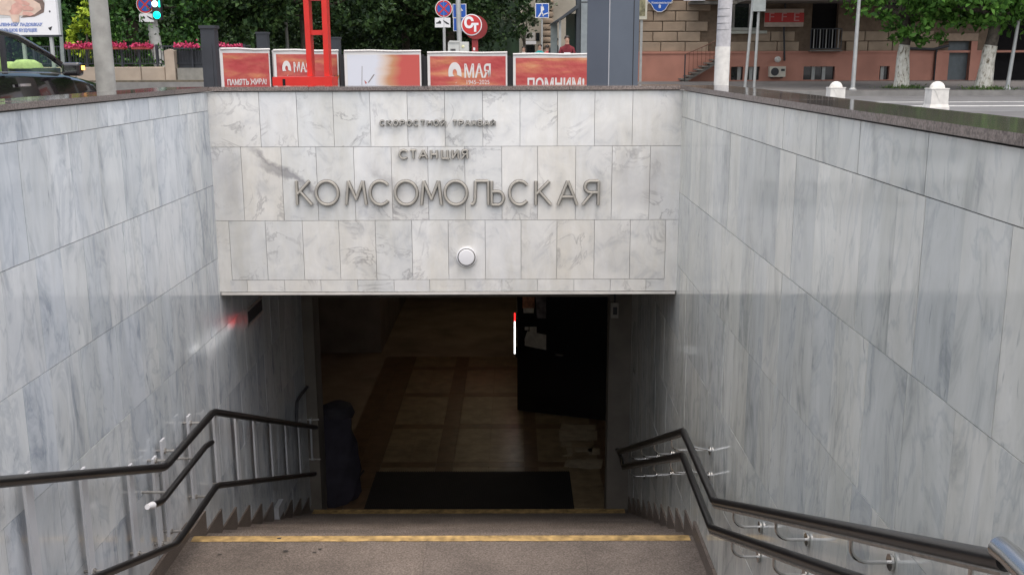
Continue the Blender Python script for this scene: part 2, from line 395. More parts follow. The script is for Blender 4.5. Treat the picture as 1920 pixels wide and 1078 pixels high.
# ---------------------------------------------------------------- staircase
st = ground(bpy.data.objects.new('staircase', None)); COL.objects.link(st)
S0, S1 = XL+.012, XR-.012
for j in range(13):                          # upper flight, under and behind the camera
    y1 = Y_BOT1 - j*TR; zt = LAND + RS1*(j+1)
    MB().box(S0, S1, y1-TR, y1, zt-.5, zt-.003).build('step', GRAN_STEP, st)
xs = [S0, -.55, .42, S1]
for i in range(3):                           # landing slabs
    MB().box(xs[i]+.0006, xs[i+1]-.0006, Y_BOT1+.001, Y_EDGE, LAND-.3, LAND).build('paving_slab', GRAN_STEP, st)
for k in range(10):
    y0 = Y_EDGE + k*TR; zt = LAND - RS2*(k+1)
    MB().box(S0, S1, y0+.001, Y_END if k == 9 else y0+TR-.001, zt-.4, zt).build('step', GRAN_STEP, st)
def strip(y, z, x0, x1, wd):
    b = MB(); n = 24
    for i in range(n):                       # worn paint band: ragged near edge
        a, c = x0+(x1-x0)*i/n, x0+(x1-x0)*(i+1)/n
        b.add([(a, y-wd+random.uniform(-.003,.003), z+.003),(c, y-wd+random.uniform(-.003,.003), z+.003),(c,y+.002,z+.003),(a,y+.002,z+.003)], [(0,1,2,3)])
        b.add([(a,y+.004,z+.003),(c,y+.004,z+.003),(c,y+.004,z-.03),(a,y+.004,z-.03)], [(0,1,2,3)])
    b.build('yellow_nosing_stripe', YELLOW, st)
strip(Y_EDGE, LAND, S0+.03, S1-.03, .072); strip(Y_END, LAND-10*RS2, S0+.03, S1-.03, .12)
SPOT = simple('gum_spot', (.05, .045, .04), .8)
sp = MB()
for px, py in [(412,1040),(536,1034),(590,1036),(600,1030),(524,1010),(1085,964)]:
    p = atZ(px, py, LAND) if py > 1000 else atZ(px, py, LAND-10*RS2)
    n = 7; r0 = random.uniform(.008, .016)
    sp.add([(p.x+r0*1.4*math.cos(6.28*i/n)*random.uniform(.7,1.2), p.y+r0*math.sin(6.28*i/n)*random.uniform(.7,1.2), p.z+.006) for i in range(n)], [tuple(range(n))])
sp.build('gum_spot', SPOT, st)
# ---------------------------------------------------------------- side walls: marble slabs on a concrete parapet
unit = MB().box(-.5,.5,-.5,.5,-.5,.5)
def side_wall(side, X, rows, label, MS):
    s = 1 if side == 'r' else -1             # +1: wall lies at +X of its face
    w = thing('stairwell_wall', label, 'wall', (X+s*.16, 4.9, 0))
    b = MB(); lo, hi = sorted((X+s*.024, X+s*.27))
    b.box(lo, hi, .55, YF+.30, FLOOR-.3, CAPB); b.box(lo, hi, YF+.30, 9.62, FLOOR-.3, -.3)
    b.build('concrete_core', MORTAR, w)
    me = unit.mesh('marble_slab', MS)
    for r in range(len(rows)-1):
        z1, z0 = rows[r], rows[r+1]
        y = .58 + random.uniform(0, .2)
        while y < 9.6:
            wd = random.choice([.25,.25,.26,.24,.30,.20,.33,.25]) if r else random.choice([.30,.26,.36,.22])
            ye = min(y+wd, 9.62)
            if ye-y > .04:
                zs = stair_z(min(y+.0, ye))
                top = z1
                if y >= YF-.1 and z1 > SOFFIT+.02 and y > YF+.02: top = min(z1, SOFFIT+.05)
                if top > stair_z(ye)+.02 and top > z0+.02:
                    th = .026 + random.uniform(-.0012, .0012)
                    M = Matrix.Translation((X+s*(.012+random.uniform(-.0008,.0008)), (y+ye)/2, (z0+top)/2)) @ Euler((0, R(random.uniform(-.10,.10)), R(random.uniform(-.12,.12)))).to_matrix().to_4x4() @ Matrix.Diagonal((th, ye-y-.0018, top-z0-.0028, 1))
                    inst(me, 'marble_slab', w, M)
            y = ye
    # granite coping stones
    y = .45
    while y < YF-.03:
        ye = min(y+random.choice([1.0, 1.2, .9]), YF+.0)
        if YF-ye < .3: ye = YF-.006
        x0, x1 = sorted((X-s*.016, X+s*.285))
        cope(MB().box(x0, x1, y+.0015, ye-.0015, CAPB+.006, CAPT-random.uniform(0,.0025))).build('coping_stone', [GRAN_COPE, GRAN_POL], w)
        y = ye
    # saw-tooth granite skirting over the lower flight
    sk = MB(); xa = X-s*.001; xb = X-s*.013
    for k in range(10):
        y0 = Y_EDGE + k*TR; zt = LAND-RS2*(k+1)
        pts = [(y0+.003, zt), (y0+TR, zt), (y0+TR, zt+.16), (y0+.003, zt+.16)]
        MB().prism(pts, lambda p: (xa, p[0], p[1]), lambda p: (xb, p[0], p[1])).build('skirting_piece', GRAN_SKIRT, w)
    for a, c in ((Y_BOT1-.2, 5.3), (5.303, Y_EDGE)):
        x0, x1 = sorted((xa, X-s*.02))
        MB().box(x0, x1, a, c-.003, LAND, LAND+.10).build('skirting_piece', GRAN_SKIRT, w)
    return w
def cope(b):                                  # polished top, sawn sides
    b.mi[1] = 1; return b
rowsL = [CAPB, .655] + [.1515-.506*i for i in range(8)]
rowsR = [CAPB, .605] + [.0945-.505*i for i in range(8)]
wl = side_wall('l', XL, rowsL, 'bluish marble slab wall left of the stairs behind the pale upright bars', MS_L)
wr = side_wall('r', XR, rowsR, 'grey streaked marble slab wall right of the stairs behind the curved rail brackets', MS_R)
# vent slot and small fittings on the left wall
p = atX(478, 583, XL)
SLOT = MB().box(XL-.02, XL+.004, p.y-.22, p.y+.22, p.z-.045, p.z+.045); SLOT.build('vent_slot', INK, wl)
MB().box(XL, XL+.006, p.y-.24, p.y+.24, p.z+.05, p.z+.075).build('vent_rim', STEELDULL, wl)
MB().box(XL, XL+.006, p.y-.24, p.y+.24, p.z-.075, p.z-.05).build('vent_rim', STEELDULL, wl)
p = atX(519, 955, XL+.015)
jb = thing('junction_box', 'small pale junction box just above the left skirting on the lower flight', 'junction box', p)
MB().box(XL+.014, XL+.055, p.y-.09, p.y+.09, p.z-.05, p.z+.06).build('box', GREYPAINT, jb)
MB().tube([(XL+.03,p.y,p.z-.05),(XL+.03,p.y,p.z-.17)], .011, 8).build('conduit', GREYPAINT, jb)

# ---------------------------------------------------------------- portal wall with the station name
pw = thing('entrance_wall', 'white marble wall above the stairway opening with the station name', 'wall', (-.47, YF+.15, SOFFIT))
MB().box(XL-.2, XR+.2, YF+.024, YF+.30, SOFFIT+.004, CAPB).build('concrete_core', MORTAR, pw)
def zf(py): return atY(840, py, YF).z
def xf(px, py=350): return atY(px, py, YF).x
meF = unit.mesh('marble_slab', MF)
def fslab(x0, x1, z0, z1):
    M = Matrix.Translation(((x0+x1)/2, YF+.012+random.uniform(-.001,.001), (z0+z1)/2)) @ Euler((R(random.uniform(-.12,.12)), 0, R(random.uniform(-.12,.12)))).to_matrix().to_4x4() @ Matrix.Diagonal((x1-x0-.0026, .026, z1-z0-.0026, 1))
    inst(meF, 'marble_slab', pw, M)
zr = [CAPB, zf(275), zf(413), zf(524), SOFFIT+.008]
r1 = [487,557,625,694,764,834,905,975,1045,1115,1186]
r2 = [455,530,595,665,735,803,872,941,1008,1079,1147,1218]
r3 = [432,500,569,637,705,773,841,910,977,1044,1114,1181,1247]
r4 = [464,534,602,671,739,806,872,941,1008,1076,1144,1211]
for row, js, py in ((0, r1, 220), (1, r2, 345), (2, r3, 468), (3, r4, 536)):
    if row < 2: X = [XL] + [xf(j, py) for j in js] + [XR]
    elif row == 2: X = [xf(j, py) for j in js]
    else: X = [xf(432, py)] + [xf(j, py) for j in js] + [xf(1247, py)]
    for a, c in zip(X[:-1], X[1:]): fslab(a, c, zr[row+1], zr[row])
for a, c in ((XL, xf(432, 468)), (xf(1247, 468), XR)): fslab(a, c, zr[4], zr[2])
# thin light metal edging under the wall, and the soffit behind it
MB().box(XL+.01, XR-.01, YF-.006, YF+.05, SOFFIT-.012, SOFFIT+.004).build('edge_trim', WHITEPAINT, pw)
x = XL-.01
while x < XR:
    xe = min(x+random.choice([.8,.7,.95]), XR+.01)
    if XR-xe < .3: xe = XR+.01
    cope(MB().box(x+.0015, xe-.0015, YF-.02, YF+.32, CAPB+.006, CAPT-random.uniform(0,.002))).build('coping_stone', [GRAN_COPE, GRAN_POL], pw); x = xe
# small chips on the wall face
# ---------------------------------------------------------------- lettering from strokes
def arc(cx, cy, rx, ry, a0, a1, n=14): return [(cx+rx*math.cos(R(a0+(a1-a0)*i/n)), cy+ry*math.sin(R(a0+(a1-a0)*i/n))) for i in range(n+1)]
G = {
 'К': [[(0,0),(0,1)], [(.9,1),(.06,.46)], [(.22,.58),(1,0)]],
 'О': ['ring'], 'С': [arc(.5,.5,.5,.5,42,318,26)],
 'М': [[(0,0),(.13,1)], [(.13,1),(.5,.22)], [(.5,.22),(.87,1)], [(.87,1),(1,0)]],
 'Л': [[(0,.03),(.10,.03),(.19,.12),(.23,.3),(.26,1)], [(.26,1),(.97,1)], [(.97,1),(.97,0)]],
 'Ь': [[(.06,1),(.06,0)], [(.06,0),(.5,0)]+arc(.55,.28,.42,.28,-85,85,10)+[(.5,.56),(.06,.56)]],
 'А': [[(0,0),(.5,1)], [(.5,1),(1,0)], [(.2,.34),(.8,.34)]],
 'Я': [[(1,0),(1,1)], [(1,1),(.6,1)]+arc(.5,.76,.36,.24,90,270,10)+[(.6,.52),(1,.52)], [(.6,.5),(0,0)]],
 'Т': [[(0,1),(1,1)], [(.5,1),(.5,0)]], 'Н': [[(0,0),(0,1)], [(1,0),(1,1)], [(0,.5),(1,.5)]],
 'Ц': [[(0,1),(0,0)], [(0,0),(1,0)], [(.84,1),(.84,0)], [(1,0),(1,-.14)]],
 'И': [[(0,1),(0,0)], [(0,0),(1,1)], [(1,1),(1,0)]],
 'Р': [[(0,0),(0,1)], [(0,1),(.5,1)]+arc(.5,.74,.42,.26,90,-90,10)+[(.5,.48),(0,.48)]],
 'В': [[(0,0),(0,1)], [(0,1),(.5,1)]+arc(.5,.76,.36,.24,90,-90,8)+[(.5,.52),(0,.52)], [(.5,.52)]+arc(.5,.26,.45,.26,90,-90,8)+[(.5,0),(0,0)]],
 'Й': [[(0,.9),(0,0)], [(0,0),(1,.9)], [(1,.9),(1,0)], [(.3,1.16),(.5,1.06),(.7,1.16)]]}
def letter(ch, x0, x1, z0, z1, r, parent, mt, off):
    b = MB(); w = x1-x0-2*r; h = z1-z0-2*r
    def T(p): return (x0+r+p[0]*w, YF-off, z0+r+p[1]*h)
    for stroke in G[ch]:
        if stroke == 'ring': b.tube([T(p) for p in arc(.5,.5,.5,.5,0,360,30)[:-1]], r, 8, closed=True, flat=(0,1,0))
        else: b.tube([T(p) for p in stroke], r, 8, flat=(0,1,0))
    # short fixing pins into the marble
    ps = [q for q in G[ch] if q != 'ring']
    pin = [T((.5,0)), T((.5,1))] if not ps else [T(ps[0][0]), T(ps[0][-1])]
    for q in pin: b.tube([(q[0], YF-off, q[2]), (q[0], YF+.002, q[2])], r*.4, 6)
    L = b.build('letter', mt, parent, smooth=True)
    e = MB()                                      # wider dark outline behind the face, added as the letter's contact shadow
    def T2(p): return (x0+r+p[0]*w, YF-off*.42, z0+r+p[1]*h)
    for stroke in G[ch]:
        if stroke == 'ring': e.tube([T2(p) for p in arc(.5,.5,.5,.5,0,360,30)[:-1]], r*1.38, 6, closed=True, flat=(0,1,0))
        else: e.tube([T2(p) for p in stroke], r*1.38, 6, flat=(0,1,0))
    eo = e.build('letter_side', DARKOUTLINE, None); eo.parent = L
    return L
def line(chars, boxes, py0, py1, r, label, mt, off):
    c = atY((boxes[0][0]+boxes[-1][1])/2, (py0+py1)/2, YF)
    t = thing('station_lettering', label, 'lettering', (c.x, YF, c.z))
    for ch, (a, b_) in zip(chars, boxes):
        mid = (py0+py1)/2
        letter(ch, atY(a, mid, YF).x, atY(b_, mid, YF).x, atY((a+b_)/2, py1, YF).z, atY((a+b_)/2, py0, YF).z, r, t, mt, off)
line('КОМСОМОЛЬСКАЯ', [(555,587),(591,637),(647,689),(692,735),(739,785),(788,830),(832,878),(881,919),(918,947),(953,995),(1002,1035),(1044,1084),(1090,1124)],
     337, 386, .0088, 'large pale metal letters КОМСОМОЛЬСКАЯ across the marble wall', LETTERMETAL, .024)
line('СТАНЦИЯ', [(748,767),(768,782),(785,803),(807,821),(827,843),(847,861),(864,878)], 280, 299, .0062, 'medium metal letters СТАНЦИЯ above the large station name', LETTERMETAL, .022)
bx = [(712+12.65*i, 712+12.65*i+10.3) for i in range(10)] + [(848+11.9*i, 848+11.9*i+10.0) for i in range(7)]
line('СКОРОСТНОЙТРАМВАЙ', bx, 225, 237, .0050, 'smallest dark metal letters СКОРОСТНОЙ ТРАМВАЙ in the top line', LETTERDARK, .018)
# round lamp
p = atY(875, 481, YF)
lp = thing('wall_lamp', 'round white wall lamp on the marble above the opening', 'lamp', (p.x, YF, p.z))
MB().lathe([(.066,0),(.070,-.012),(.070,-.022),(.064,-.026)], (p.x, YF, p.z), 28, 'y').build('base', WHITEPL, lp, smooth=True)
MB().lathe([(.056,-.026),(.0555,-.036),(.052,-.041),(.03,-.043),(.001,-.0435)], (p.x, YF, p.z), 28, 'y').build('diffuser', WHITEPL, lp, smooth=True)
MB().lathe([(.0625,-.0262),(.0625,-.0285),(.0565,-.0285),(.0565,-.0262)], (p.x, YF, p.z), 28, 'y').build('gasket', DARKOUTLINE, lp)

# ---------------------------------------------------------------- underground hall
hall = ground(bpy.data.objects.new('underground_hall', None)); COL.objects.link(hall)
YD = 9.56; LINT = atY(860, 557, YD).z; HC = LINT+.35
MB().box(XL-.3, XR+.3, YF+.30, YD+.3, SOFFIT-.0, SOFFIT+.5).build('soffit', PLASTER, hall)
MB().box(-6.3, 3.6, YD+.301, 24.3, HC, HC+.3).build('ceiling', PLASTER_D, hall)
MB().box(XL-.3, XR+.3, YD, YD+.30, LINT, SOFFIT-.002).build('lintel', PLASTER, hall)
JL = atY(594, 750, YD).x; JR = atY(1142, 650, YD).x
MB().box(XL-.28, JL, YD+.003, YD+.30, FLOOR, LINT-.002).build('door_jamb', PLASTER, hall)
MB().box(JR, XR+.28, YD+.003, YD+.22, FLOOR, LINT-.002).build('door_jamb', PLASTER, hall)
MB().box(-6.3, XL-.281, YD+.0, YD+.30, FLOOR-.1, HC).build('cross_wall', PLASTER_D, hall)
MB().box(XR+.02, XR+.3, YD+.222, 12.05, FLOOR-.1, HC).build('side_wall', PLASTER, hall)
MB().box(XR+.02, 3.6, 12.051, 12.3, FLOOR-.1, HC).build('cross_wall', PLASTER_D, hall)
Y2 = atZ(690, 660, FLOOR).y; X2 = atZ(715, 660, FLOOR).x
MB().box(-6.3, X2, Y2, 24.2, FLOOR-.1, HC).build('corridor_wall', PLASTER, hall)
MB().box(3.3, 3.6, 12.301, 24.2, FLOOR-.1, HC).build('corridor_wall', PLASTER_D, hall)
MB().box(-6.6, -6.301, YD, 24.2, FLOOR-.1, HC).build('corridor_wall', PLASTER_D, hall)
MB().box(-6.3, 3.6, 24.201, 24.5, FLOOR-.1, HC).build('end_wall', PLASTER_D, hall)
MB().box(-6.3, 3.6, Y_END+.004, 24.2, FLOOR-.3, FLOOR-.012).build('floor_screed', PLASTER_D, hall)
# floor tiles: pale fields with dark cross bands, uneven and some replaced
mtl = {k: unit.mesh('floor_tile', v) for k, v in (('l', TILE_L), ('d', TILE_D), ('w', TILE_W))}
ty = Y_END+.35; n = 0; ri = 0
bandx = [-1.80, -1.55, -.92, -.72, .10, .26, .95, 1.05]
for ri in range(13):
    dy = .16 if ri % 3 == 2 else .55
    for a, c in zip([-2.03]+bandx, bandx+[XR]):
        band = (c-a) < .27 or ri % 3 == 2
        cells = 1 if band else max(1, round((c-a)/.42))
        for q in range(cells):
            x0, x1 = a+(c-a)*q/cells, a+(c-a)*(q+1)/cells
            k = 'd' if band else 'l'
            inst(mtl[k], 'floor_tile', hall, Matrix.Translation(((x0+x1)/2, ty+dy/2, FLOOR-.007+random.uniform(-.0015,.0015))) @ Matrix.Diagonal((x1-x0-.006, dy-.006, .012, 1)))
    ty += dy
# patch of broken pale tiles by the right wall
pt = ground(bpy.data.objects.new('broken_tile_patch', None)); COL.objects.link(pt)
for (x0, y0, x1, y1) in [(1052,795,1075,805),(1077,796,1115,806),(1050,808,1068,826),(1070,808,1100,824),(1102,809,1118,826),(1053,829,1070,838),(1080,838,1110,847),(1064,839,1074,850),(1104,840,1124,852),(1056,852,1072,856),(1060,862,1080,875),(1082,862,1100,877),(1102,862,1128,878)]:
    A, B, C_, D_ = atZ(x0,y1,FLOOR), atZ(x1,y1,FLOOR), atZ(x1,y0,FLOOR), atZ(x0,y0,FLOOR)
    J = lambda p, z: (p.x+random.uniform(-.014,.014), p.y+random.uniform(-.03,.03), z)
    mc = (A+B+C_+D_)/4; q = [J(mc+(v-mc)*1.08, 0) for v in (A,B,C_,D_)]
    b = MB(); b.prism(q, lambda v: (v[0],v[1],FLOOR+.001), lambda v: (v[0],v[1],FLOOR+.0035)); b.build('floor_tile', TILE_W, pt)
# dim warm ceiling lamps of the hall, above the line of the lintel
LAMPW = simple('warm_lamp_glow', (1, .80, .54), .5, emit=2.8, var=.01)
for (lx, ly) in ((-1.0, 12.6), (-.5, 17.2)):
    cl_ = thing('ceiling_lamp', 'dim warm ceiling lamp in the hall ' + ('just behind the lintel' if ly < 15 else 'far down the passage'), 'lamp', (lx, ly, HC))
    MB().box(lx-.62, lx+.62, ly-.07, ly+.07, HC-.035, HC-.001).build('fixture', GREYPAINT, cl_); MB().box(lx-.60, lx+.60, ly-.05, ly+.05, HC-.06, HC-.036).build('diffuser', LAMPW, cl_)
# cable that loops down the left wall to the jamb
cb = thing('wall_cable', 'dark cable looping down the left wall beside the doorway', 'cable', (XL+.02, 9.2, -1.6))
MB().tube(bend([atX(594,700,XL+.02), atX(580,720,XL+.02), atX(563,742,XL+.02), atX(557,752,XL+.02), atX(556,792,XL+.02)], .02), .014, 8).build('cable', INK, cb, smooth=True)
# doormat grating
a, b_ = atZ(703, 886, FLOOR), atZ(1080, 950, FLOOR)
gm = thing('doormat', 'black ribbed doormat at the foot of the stairs', 'doormat', ((a.x+b_.x)/2, (a.y+b_.y)/2, FLOOR))
MB().box(a.x+.02, b_.x-.02, b_.y-.30, a.y, FLOOR+.002, FLOOR+.010).build('backing', GRATE, gm)
x = a.x+.02; bars = MB()
while x < b_.x-.03:
    bars.box(x, x+.009, b_.y-.30, a.y, FLOOR+.0105, FLOOR+.020); x += .02
bo = bars.build('rib', GRATE, gm); bo['kind'] = 'stuff'
# black door leaf, ajar, with papers on it
H = atZ(1140, 790, FLOOR); F = atZ(971, 770, FLOOR)
ang = math.atan2(F.y-H.y, F.x-H.x); L = (F-H).length
dr = thing('black_door', 'black door leaf with papers, open across the dark passage', 'door', (H.x, H.y, FLOOR), local=True, rz=ang)
MB().box(0, L, -.02, .02, .02, 2.5).build('leaf', BLACKP, dr)
PAPER = simple('paper', (.38, .36, .32), .7, var=.2, scale=15)
PAPERD = simple('dim_poster', (.10, .09, .10), .7, var=.6, scale=12)
PICT = simple('colour_poster', (.30, .13, .08), .6, var=.8, scale=14)
def onleaf(px, py):
    d = ray(px, py); nrm = Vector((-math.sin(ang), math.cos(ang), 0)); k = (Vector((H.x,H.y,0))-Vector((0,0,0))).dot(nrm)/d.dot(nrm)
    w = O + d*k; return ((w-Vector((H.x,H.y,0))).dot(Vector((math.cos(ang),math.sin(ang),0))), w.z-FLOOR)
def sheet(name, pts, mt):
    q = [onleaf(*p) for p in pts]
    MB().prism(q, lambda p: (p[0], .0202, p[1]), lambda p: (p[0], .0225, p[1])).build(name, mt, dr)
sheet('poster', [(981,556),(1003,556),(1003,577),(981,577)], PICT); sheet('notice', [(982,577),(1002,577),(1002,586),(983,586)], PAPER)
sheet('poster', [(1005,556),(1025,556),(1025,596),(1008,596)], PAPERD)
sheet('notice', [(985,612),(992,612),(992,618),(985,618)], PAPER); sheet('notice', [(994,612),(1007,612),(1007,624),(994,624)], PAPER)
sheet('notice', [(985,634),(990,620),(1025,627),(1025,655),(1008,652),(985,647)], PAPER)
for i in range(2):
    q = onleaf(1050, 663); MB().box(q[0]-.05, q[0]+.05, .0205, .05, q[1]-.012+i*.03, q[1]-.004+i*.03).build('handle', STEELDULL, dr) if i == 0 else None
# lit moving-text sign hung edge-on from the free edge of the door
LEDW = simple('lit_white_diodes', (1, 1, 1), .5, emit=1.6); LEDR = simple('lit_red_diodes', (1, .02, .02), .5, emit=1.3)
zc = -2.68
Yn, Yf_ = O.y + (zc-EYE)/ray(967,660).z*ray(967,660).y, (zc-EYE)/ray(967,594).z*ray(967,594).y
xs_ = atY(965, 630, (Yn+Yf_)/2).x
kz = thing('kiosk', 'low black kiosk counter behind the open black door leaf', 'kiosk', (.6, 13.6, FLOOR))
MB().box(xs_+.047, 1.05, F.y+.13, Yf_+.2, FLOOR, zc+.30).build('cabinet', BLACKP, kz); MB().box(xs_+.03, 1.08, F.y+.11, Yf_+.23, zc+.301, zc+.34).build('counter_top', BLACKP, kz)
ls = thing('lit_sign', 'narrow lit sign with red and white diodes, seen edge-on beside the black door', 'sign', (xs_, Yn, zc))
MB().box(xs_+.012, xs_+.045, Yn, Yf_, zc-.07, zc+.07).build('casing', BLACKP, ls)
MB().box(xs_-.008, xs_+.010, Yf_-.42, Yf_-.002, zc-.06, zc+.06).build('red_panel', LEDR, ls)
yy = Yn+.03
while yy < Yf_-.48:
    wd = random.uniform(.04, .09); MB().box(xs_-.008, xs_+.010, yy, yy+wd, zc-.055+random.uniform(0,.04), zc+.055-random.uniform(0,.04)).build('white_segment', LEDW, ls); yy += wd+.018
# dark sack slumped at the left jamb
SACK = simple('purple_sack', (.036, .031, .044), .9, var=.35, scale=5); SACKG = simple('grey_sack_top', (.034, .030, .038), .8, var=.3)
c = atZ(628, 938, FLOOR)
sk = thing('tall_sack', 'tall dark purple sack slumped in the doorway at the foot of the left rail', 'sack', (c.x, c.y, FLOOR))
prof = [(.20,0),(.235,.08),(.21,.22),(.215,.36),(.19,.52),(.20,.66),(.175,.80),(.195,.92),(.15,1.02),(.06,1.07)]
b = MB(); n = 22
for i, (r_, h) in enumerate(prof):
    for j in range(n):
        a_ = 6.283*j/n; rr = r_*(1+.16*math.sin(3*a_+h*4)+.10*math.sin(7*a_-h*9)+.05*math.sin(11*a_+h*23))
        b.v.append((c.x+rr*math.cos(a_)+.04*math.sin(h*3), c.y+rr*.8*math.sin(a_), FLOOR+h))
for i in range(len(prof)-1):
    for j in range(n): b.f.append((i*n+j, i*n+(j+1)%n, (i+1)*n+(j+1)%n, (i+1)*n+j)); b.mi.append(0)
b.f += [tuple(range(n))[::-1], tuple(range((len(prof)-1)*n, len(prof)*n))]; b.mi += [0,0]
b.build('sack_body', SACK, sk, smooth=True)
MB().lathe([(.15,.92),(.175,.98),(.15,1.05),(.07,1.09),(.01,1.10)], (c.x+.07, c.y+.02, FLOOR), 9).build('knotted_top', SACKG, sk, smooth=True)
d1, d2 = atZ(642, 936, FLOOR), atZ(682, 890, FLOOR)
MB().tube([(d1.x,d1.y,FLOOR+.02),(d2.x,d2.y,FLOOR+.05)], .012, 8).build('strap', SACKG, sk)
# white box on the right jamb
p = atY(1152, 580, YD)
jb2 = thing('switch_box', 'small dirty white switch box on the right jamb under the opening', 'switch box', (p.x, YD, p.z))
MB().box(p.x-.035, p.x+.035, YD-.05, YD+.003, p.z-.075, p.z+.075).build('casing', simple('dirty_box', (.30,.28,.24), .6), jb2)
MB().box(p.x-.018, p.x+.022, YD-.054, YD-.049, p.z-.04, p.z+.035).build('switch', INK, jb2)
MB().tube([(p.x,YD-.02,p.z+.075),(p.x,YD-.02,SOFFIT-.01)], .008, 6).build('cable', INK, jb2)

# ---------------------------------------------------------------- left railing
RXL = XL+.13
lr = thing('left_railing', 'black double handrail on pale upright bars along the left wall', 'railing', (RXL, 5.8, LAND))
def extend(p, q, t_): return p+(q-p)*t_
A, B, C_, D_ = atX(0,903,RXL), atX(308,876,RXL), atX(400,772,RXL), atX(592,801,RXL)
UP = [extend(B, A, 2.2), B, C_, D_]
E0, E1, E2, E3 = atX(190,1078,RXL), atX(331,1020,RXL), atX(406,910,RXL), atX(590,888,RXL)
LO = [extend(E1, E0, 3.2), E1, E2, E3]
MB().tube(bend(UP, .06), .0235, 14).build('handrail', BLACKRAIL, lr, smooth=True)
MB().tube(bend(LO, .06), .021, 14).build('handrail', BLACKRAIL, lr, smooth=True)
RM = RXL+.02
m0, m1, m2, m3 = atX(286,947,RM), atX(303,940,RM), atX(386,836,RM), atX(397,829,RM)
MB().tube(bend([m0,m1,m2,m3], .03), .018, 12).build('short_handrail', BLACKRAIL, lr, smooth=True)
e = atX(276,950,RM)
MB().tube([e, m0], [.014,.021], 12).build('end_cap', WHITEPL, lr, smooth=True)
def on(poly, y):
    for p, q in zip(poly[:-1], poly[1:]):
        if min(p.y,q.y)-1e-6 <= y <= max(p.y,q.y)+1e-6: return p.z+(q.z-p.z)*(y-p.y)/(q.y-p.y)
    return poly[-1].z
XB = XL+.004
BARPAINT = simple('bar_paint', (.50, .51, .53), .5, var=.06)
for px, py, up, dn in [(46,1000,0,.10),(150,980,0,.08),(237,950,0,.05),(302,930,.05,.02),(350,870,.03,0),(397,850,0,0),(437,845,0,0),(471,845,0,0),(503,845,0,0),(531,845,0,0),(556,845,0,0),(579,845,0,0),(283,930,.0,.0)]:
    y = atX(px, py, XB).y
    zu, zl = on(UP, y)+up, on(LO, y)-dn
    MB().box(XB+.028, XB+.042, y-.030, y+.030, zl, zu+.02).build('upright_bar', BARPAINT, lr)
    for z_, rx in ((on(UP,y), RXL), (on(LO,y), RXL)):
        MB().tube([(XL+.001,y,z_-.0),(rx-.01,y,z_)], .008, 8).build('pin', STEELDULL, lr)
        MB().lathe([(.016,.042),(.016,.050),(.009,.054)], (XB, y, z_-.0), 8, 'x').build('bolt', STEELDULL, lr)
for k in (0.15, .75):
    q = m1+(m2-m1)*k; MB().tube([(XL+.001,q.y,q.z),(RM-.01,q.y,q.z)], .008, 8).build('pin', STEELDULL, lr)
# earlier bars outside the frame, nearer the top
for y in (3.2, 2.5):
    MB().box(XB+.028, XB+.042, y-.030, y+.030, on(LO,y)-.08, on(UP,y)+.02).build('upright_bar', BARPAINT, lr)

# ---------------------------------------------------------------- right railing
RXR = XR-.13
rr_ = thing('right_railing', 'black double handrail on curved steel brackets along the right wall', 'railing', (RXR, 5.2, LAND))
def rail_pts(px): return [atX(a, b, RXR) for a, b in px]
U0 = rail_pts([(1160,846),(1281,808),(1340,940),(1886,1052)])
L0 = rail_pts([(1168,874),(1280,853),(1334,990),(1600,1083)])
L0[3] = extend(L0[2], L0[3], 2.0)
MB().tube(bend(U0, .03, 3), .0212, 14).build('handrail', BLACKRAIL, rr_, smooth=True)
MB().tube(bend(L0, .03, 3), .0205, 14).build('handrail', BLACKRAIL, rr_, smooth=True)
dn = Vector((0,0,-.024))
MB().tube([p+dn for p in U0], .011, 8).build('reflection_bar', STEELDULL, rr_, smooth=True)  # bar added under the rail, standing in for its reflected lower band
MB().tube([p+dn for p in L0], .011, 8).build('reflection_bar', STEELDULL, rr_, smooth=True)
a, c = U0[0], L0[0]; dd = Vector((0,.10,0))
MB().tube(bend([a, a+dd*.9+Vector((0,0,-.01)), c+dd+Vector((0,0,.02)), c], .05, 5), .020, 12).build('end_return', BLACKRAIL, rr_, smooth=True)
s0 = U0[3]
MB().tube([s0+Vector((0,.03,.015)), s0+Vector((0,-.02,.02)), s0+Vector((.0,-.55,.022))], .025, 18).build('steel_end', STEEL, rr_, smooth=True)
def hook(poly, y):
    z = on(poly, y); b = MB(); xw = XR-.002
    pts = [Vector((RXR,y,z-.02))] + [Vector((RXR+.055-.055*math.cos(R(t_)), y, z-.055-.05*math.sin(R(t_)))) for t_ in range(0,91,15)] + [Vector((xw,y,z-.105))]
    b.tube(pts, .0065, 8); b.build('bracket', STEEL, rr_, smooth=True)
    MB().lathe([(.026,-.010),(.026,-.003),(.022,.001)], (XR-.002, y, z-.105), 14, 'x').build('flange', STEEL, rr_, smooth=True)
for y in (2.05, 2.80, 3.62, 4.33): hook(U0, y)
for y in (2.4, 3.1, 3.62, 4.33): hook(L0, y)
for y in (6.15, 6.9, 7.6, 8.3): hook(U0, y); hook(L0, y)
yL = atX(1327, 850, XR-.02).y
for poly in (U0, L0):
    z = on(poly, yL); MB().tube([(RXR,yL,z-.01),(XR-.002,yL,z-.04)], .0065, 8).build('bracket', STEEL, rr_, smooth=True)
    MB().lathe([(.026,-.010),(.026,-.003),(.022,.001)], (XR-.002, yL, z-.04), 14, 'x').build('flange', STEEL, rr_, smooth=True)

# ================================================================ the street
def zY(px, py, Y): return atY(px, py, Y).z
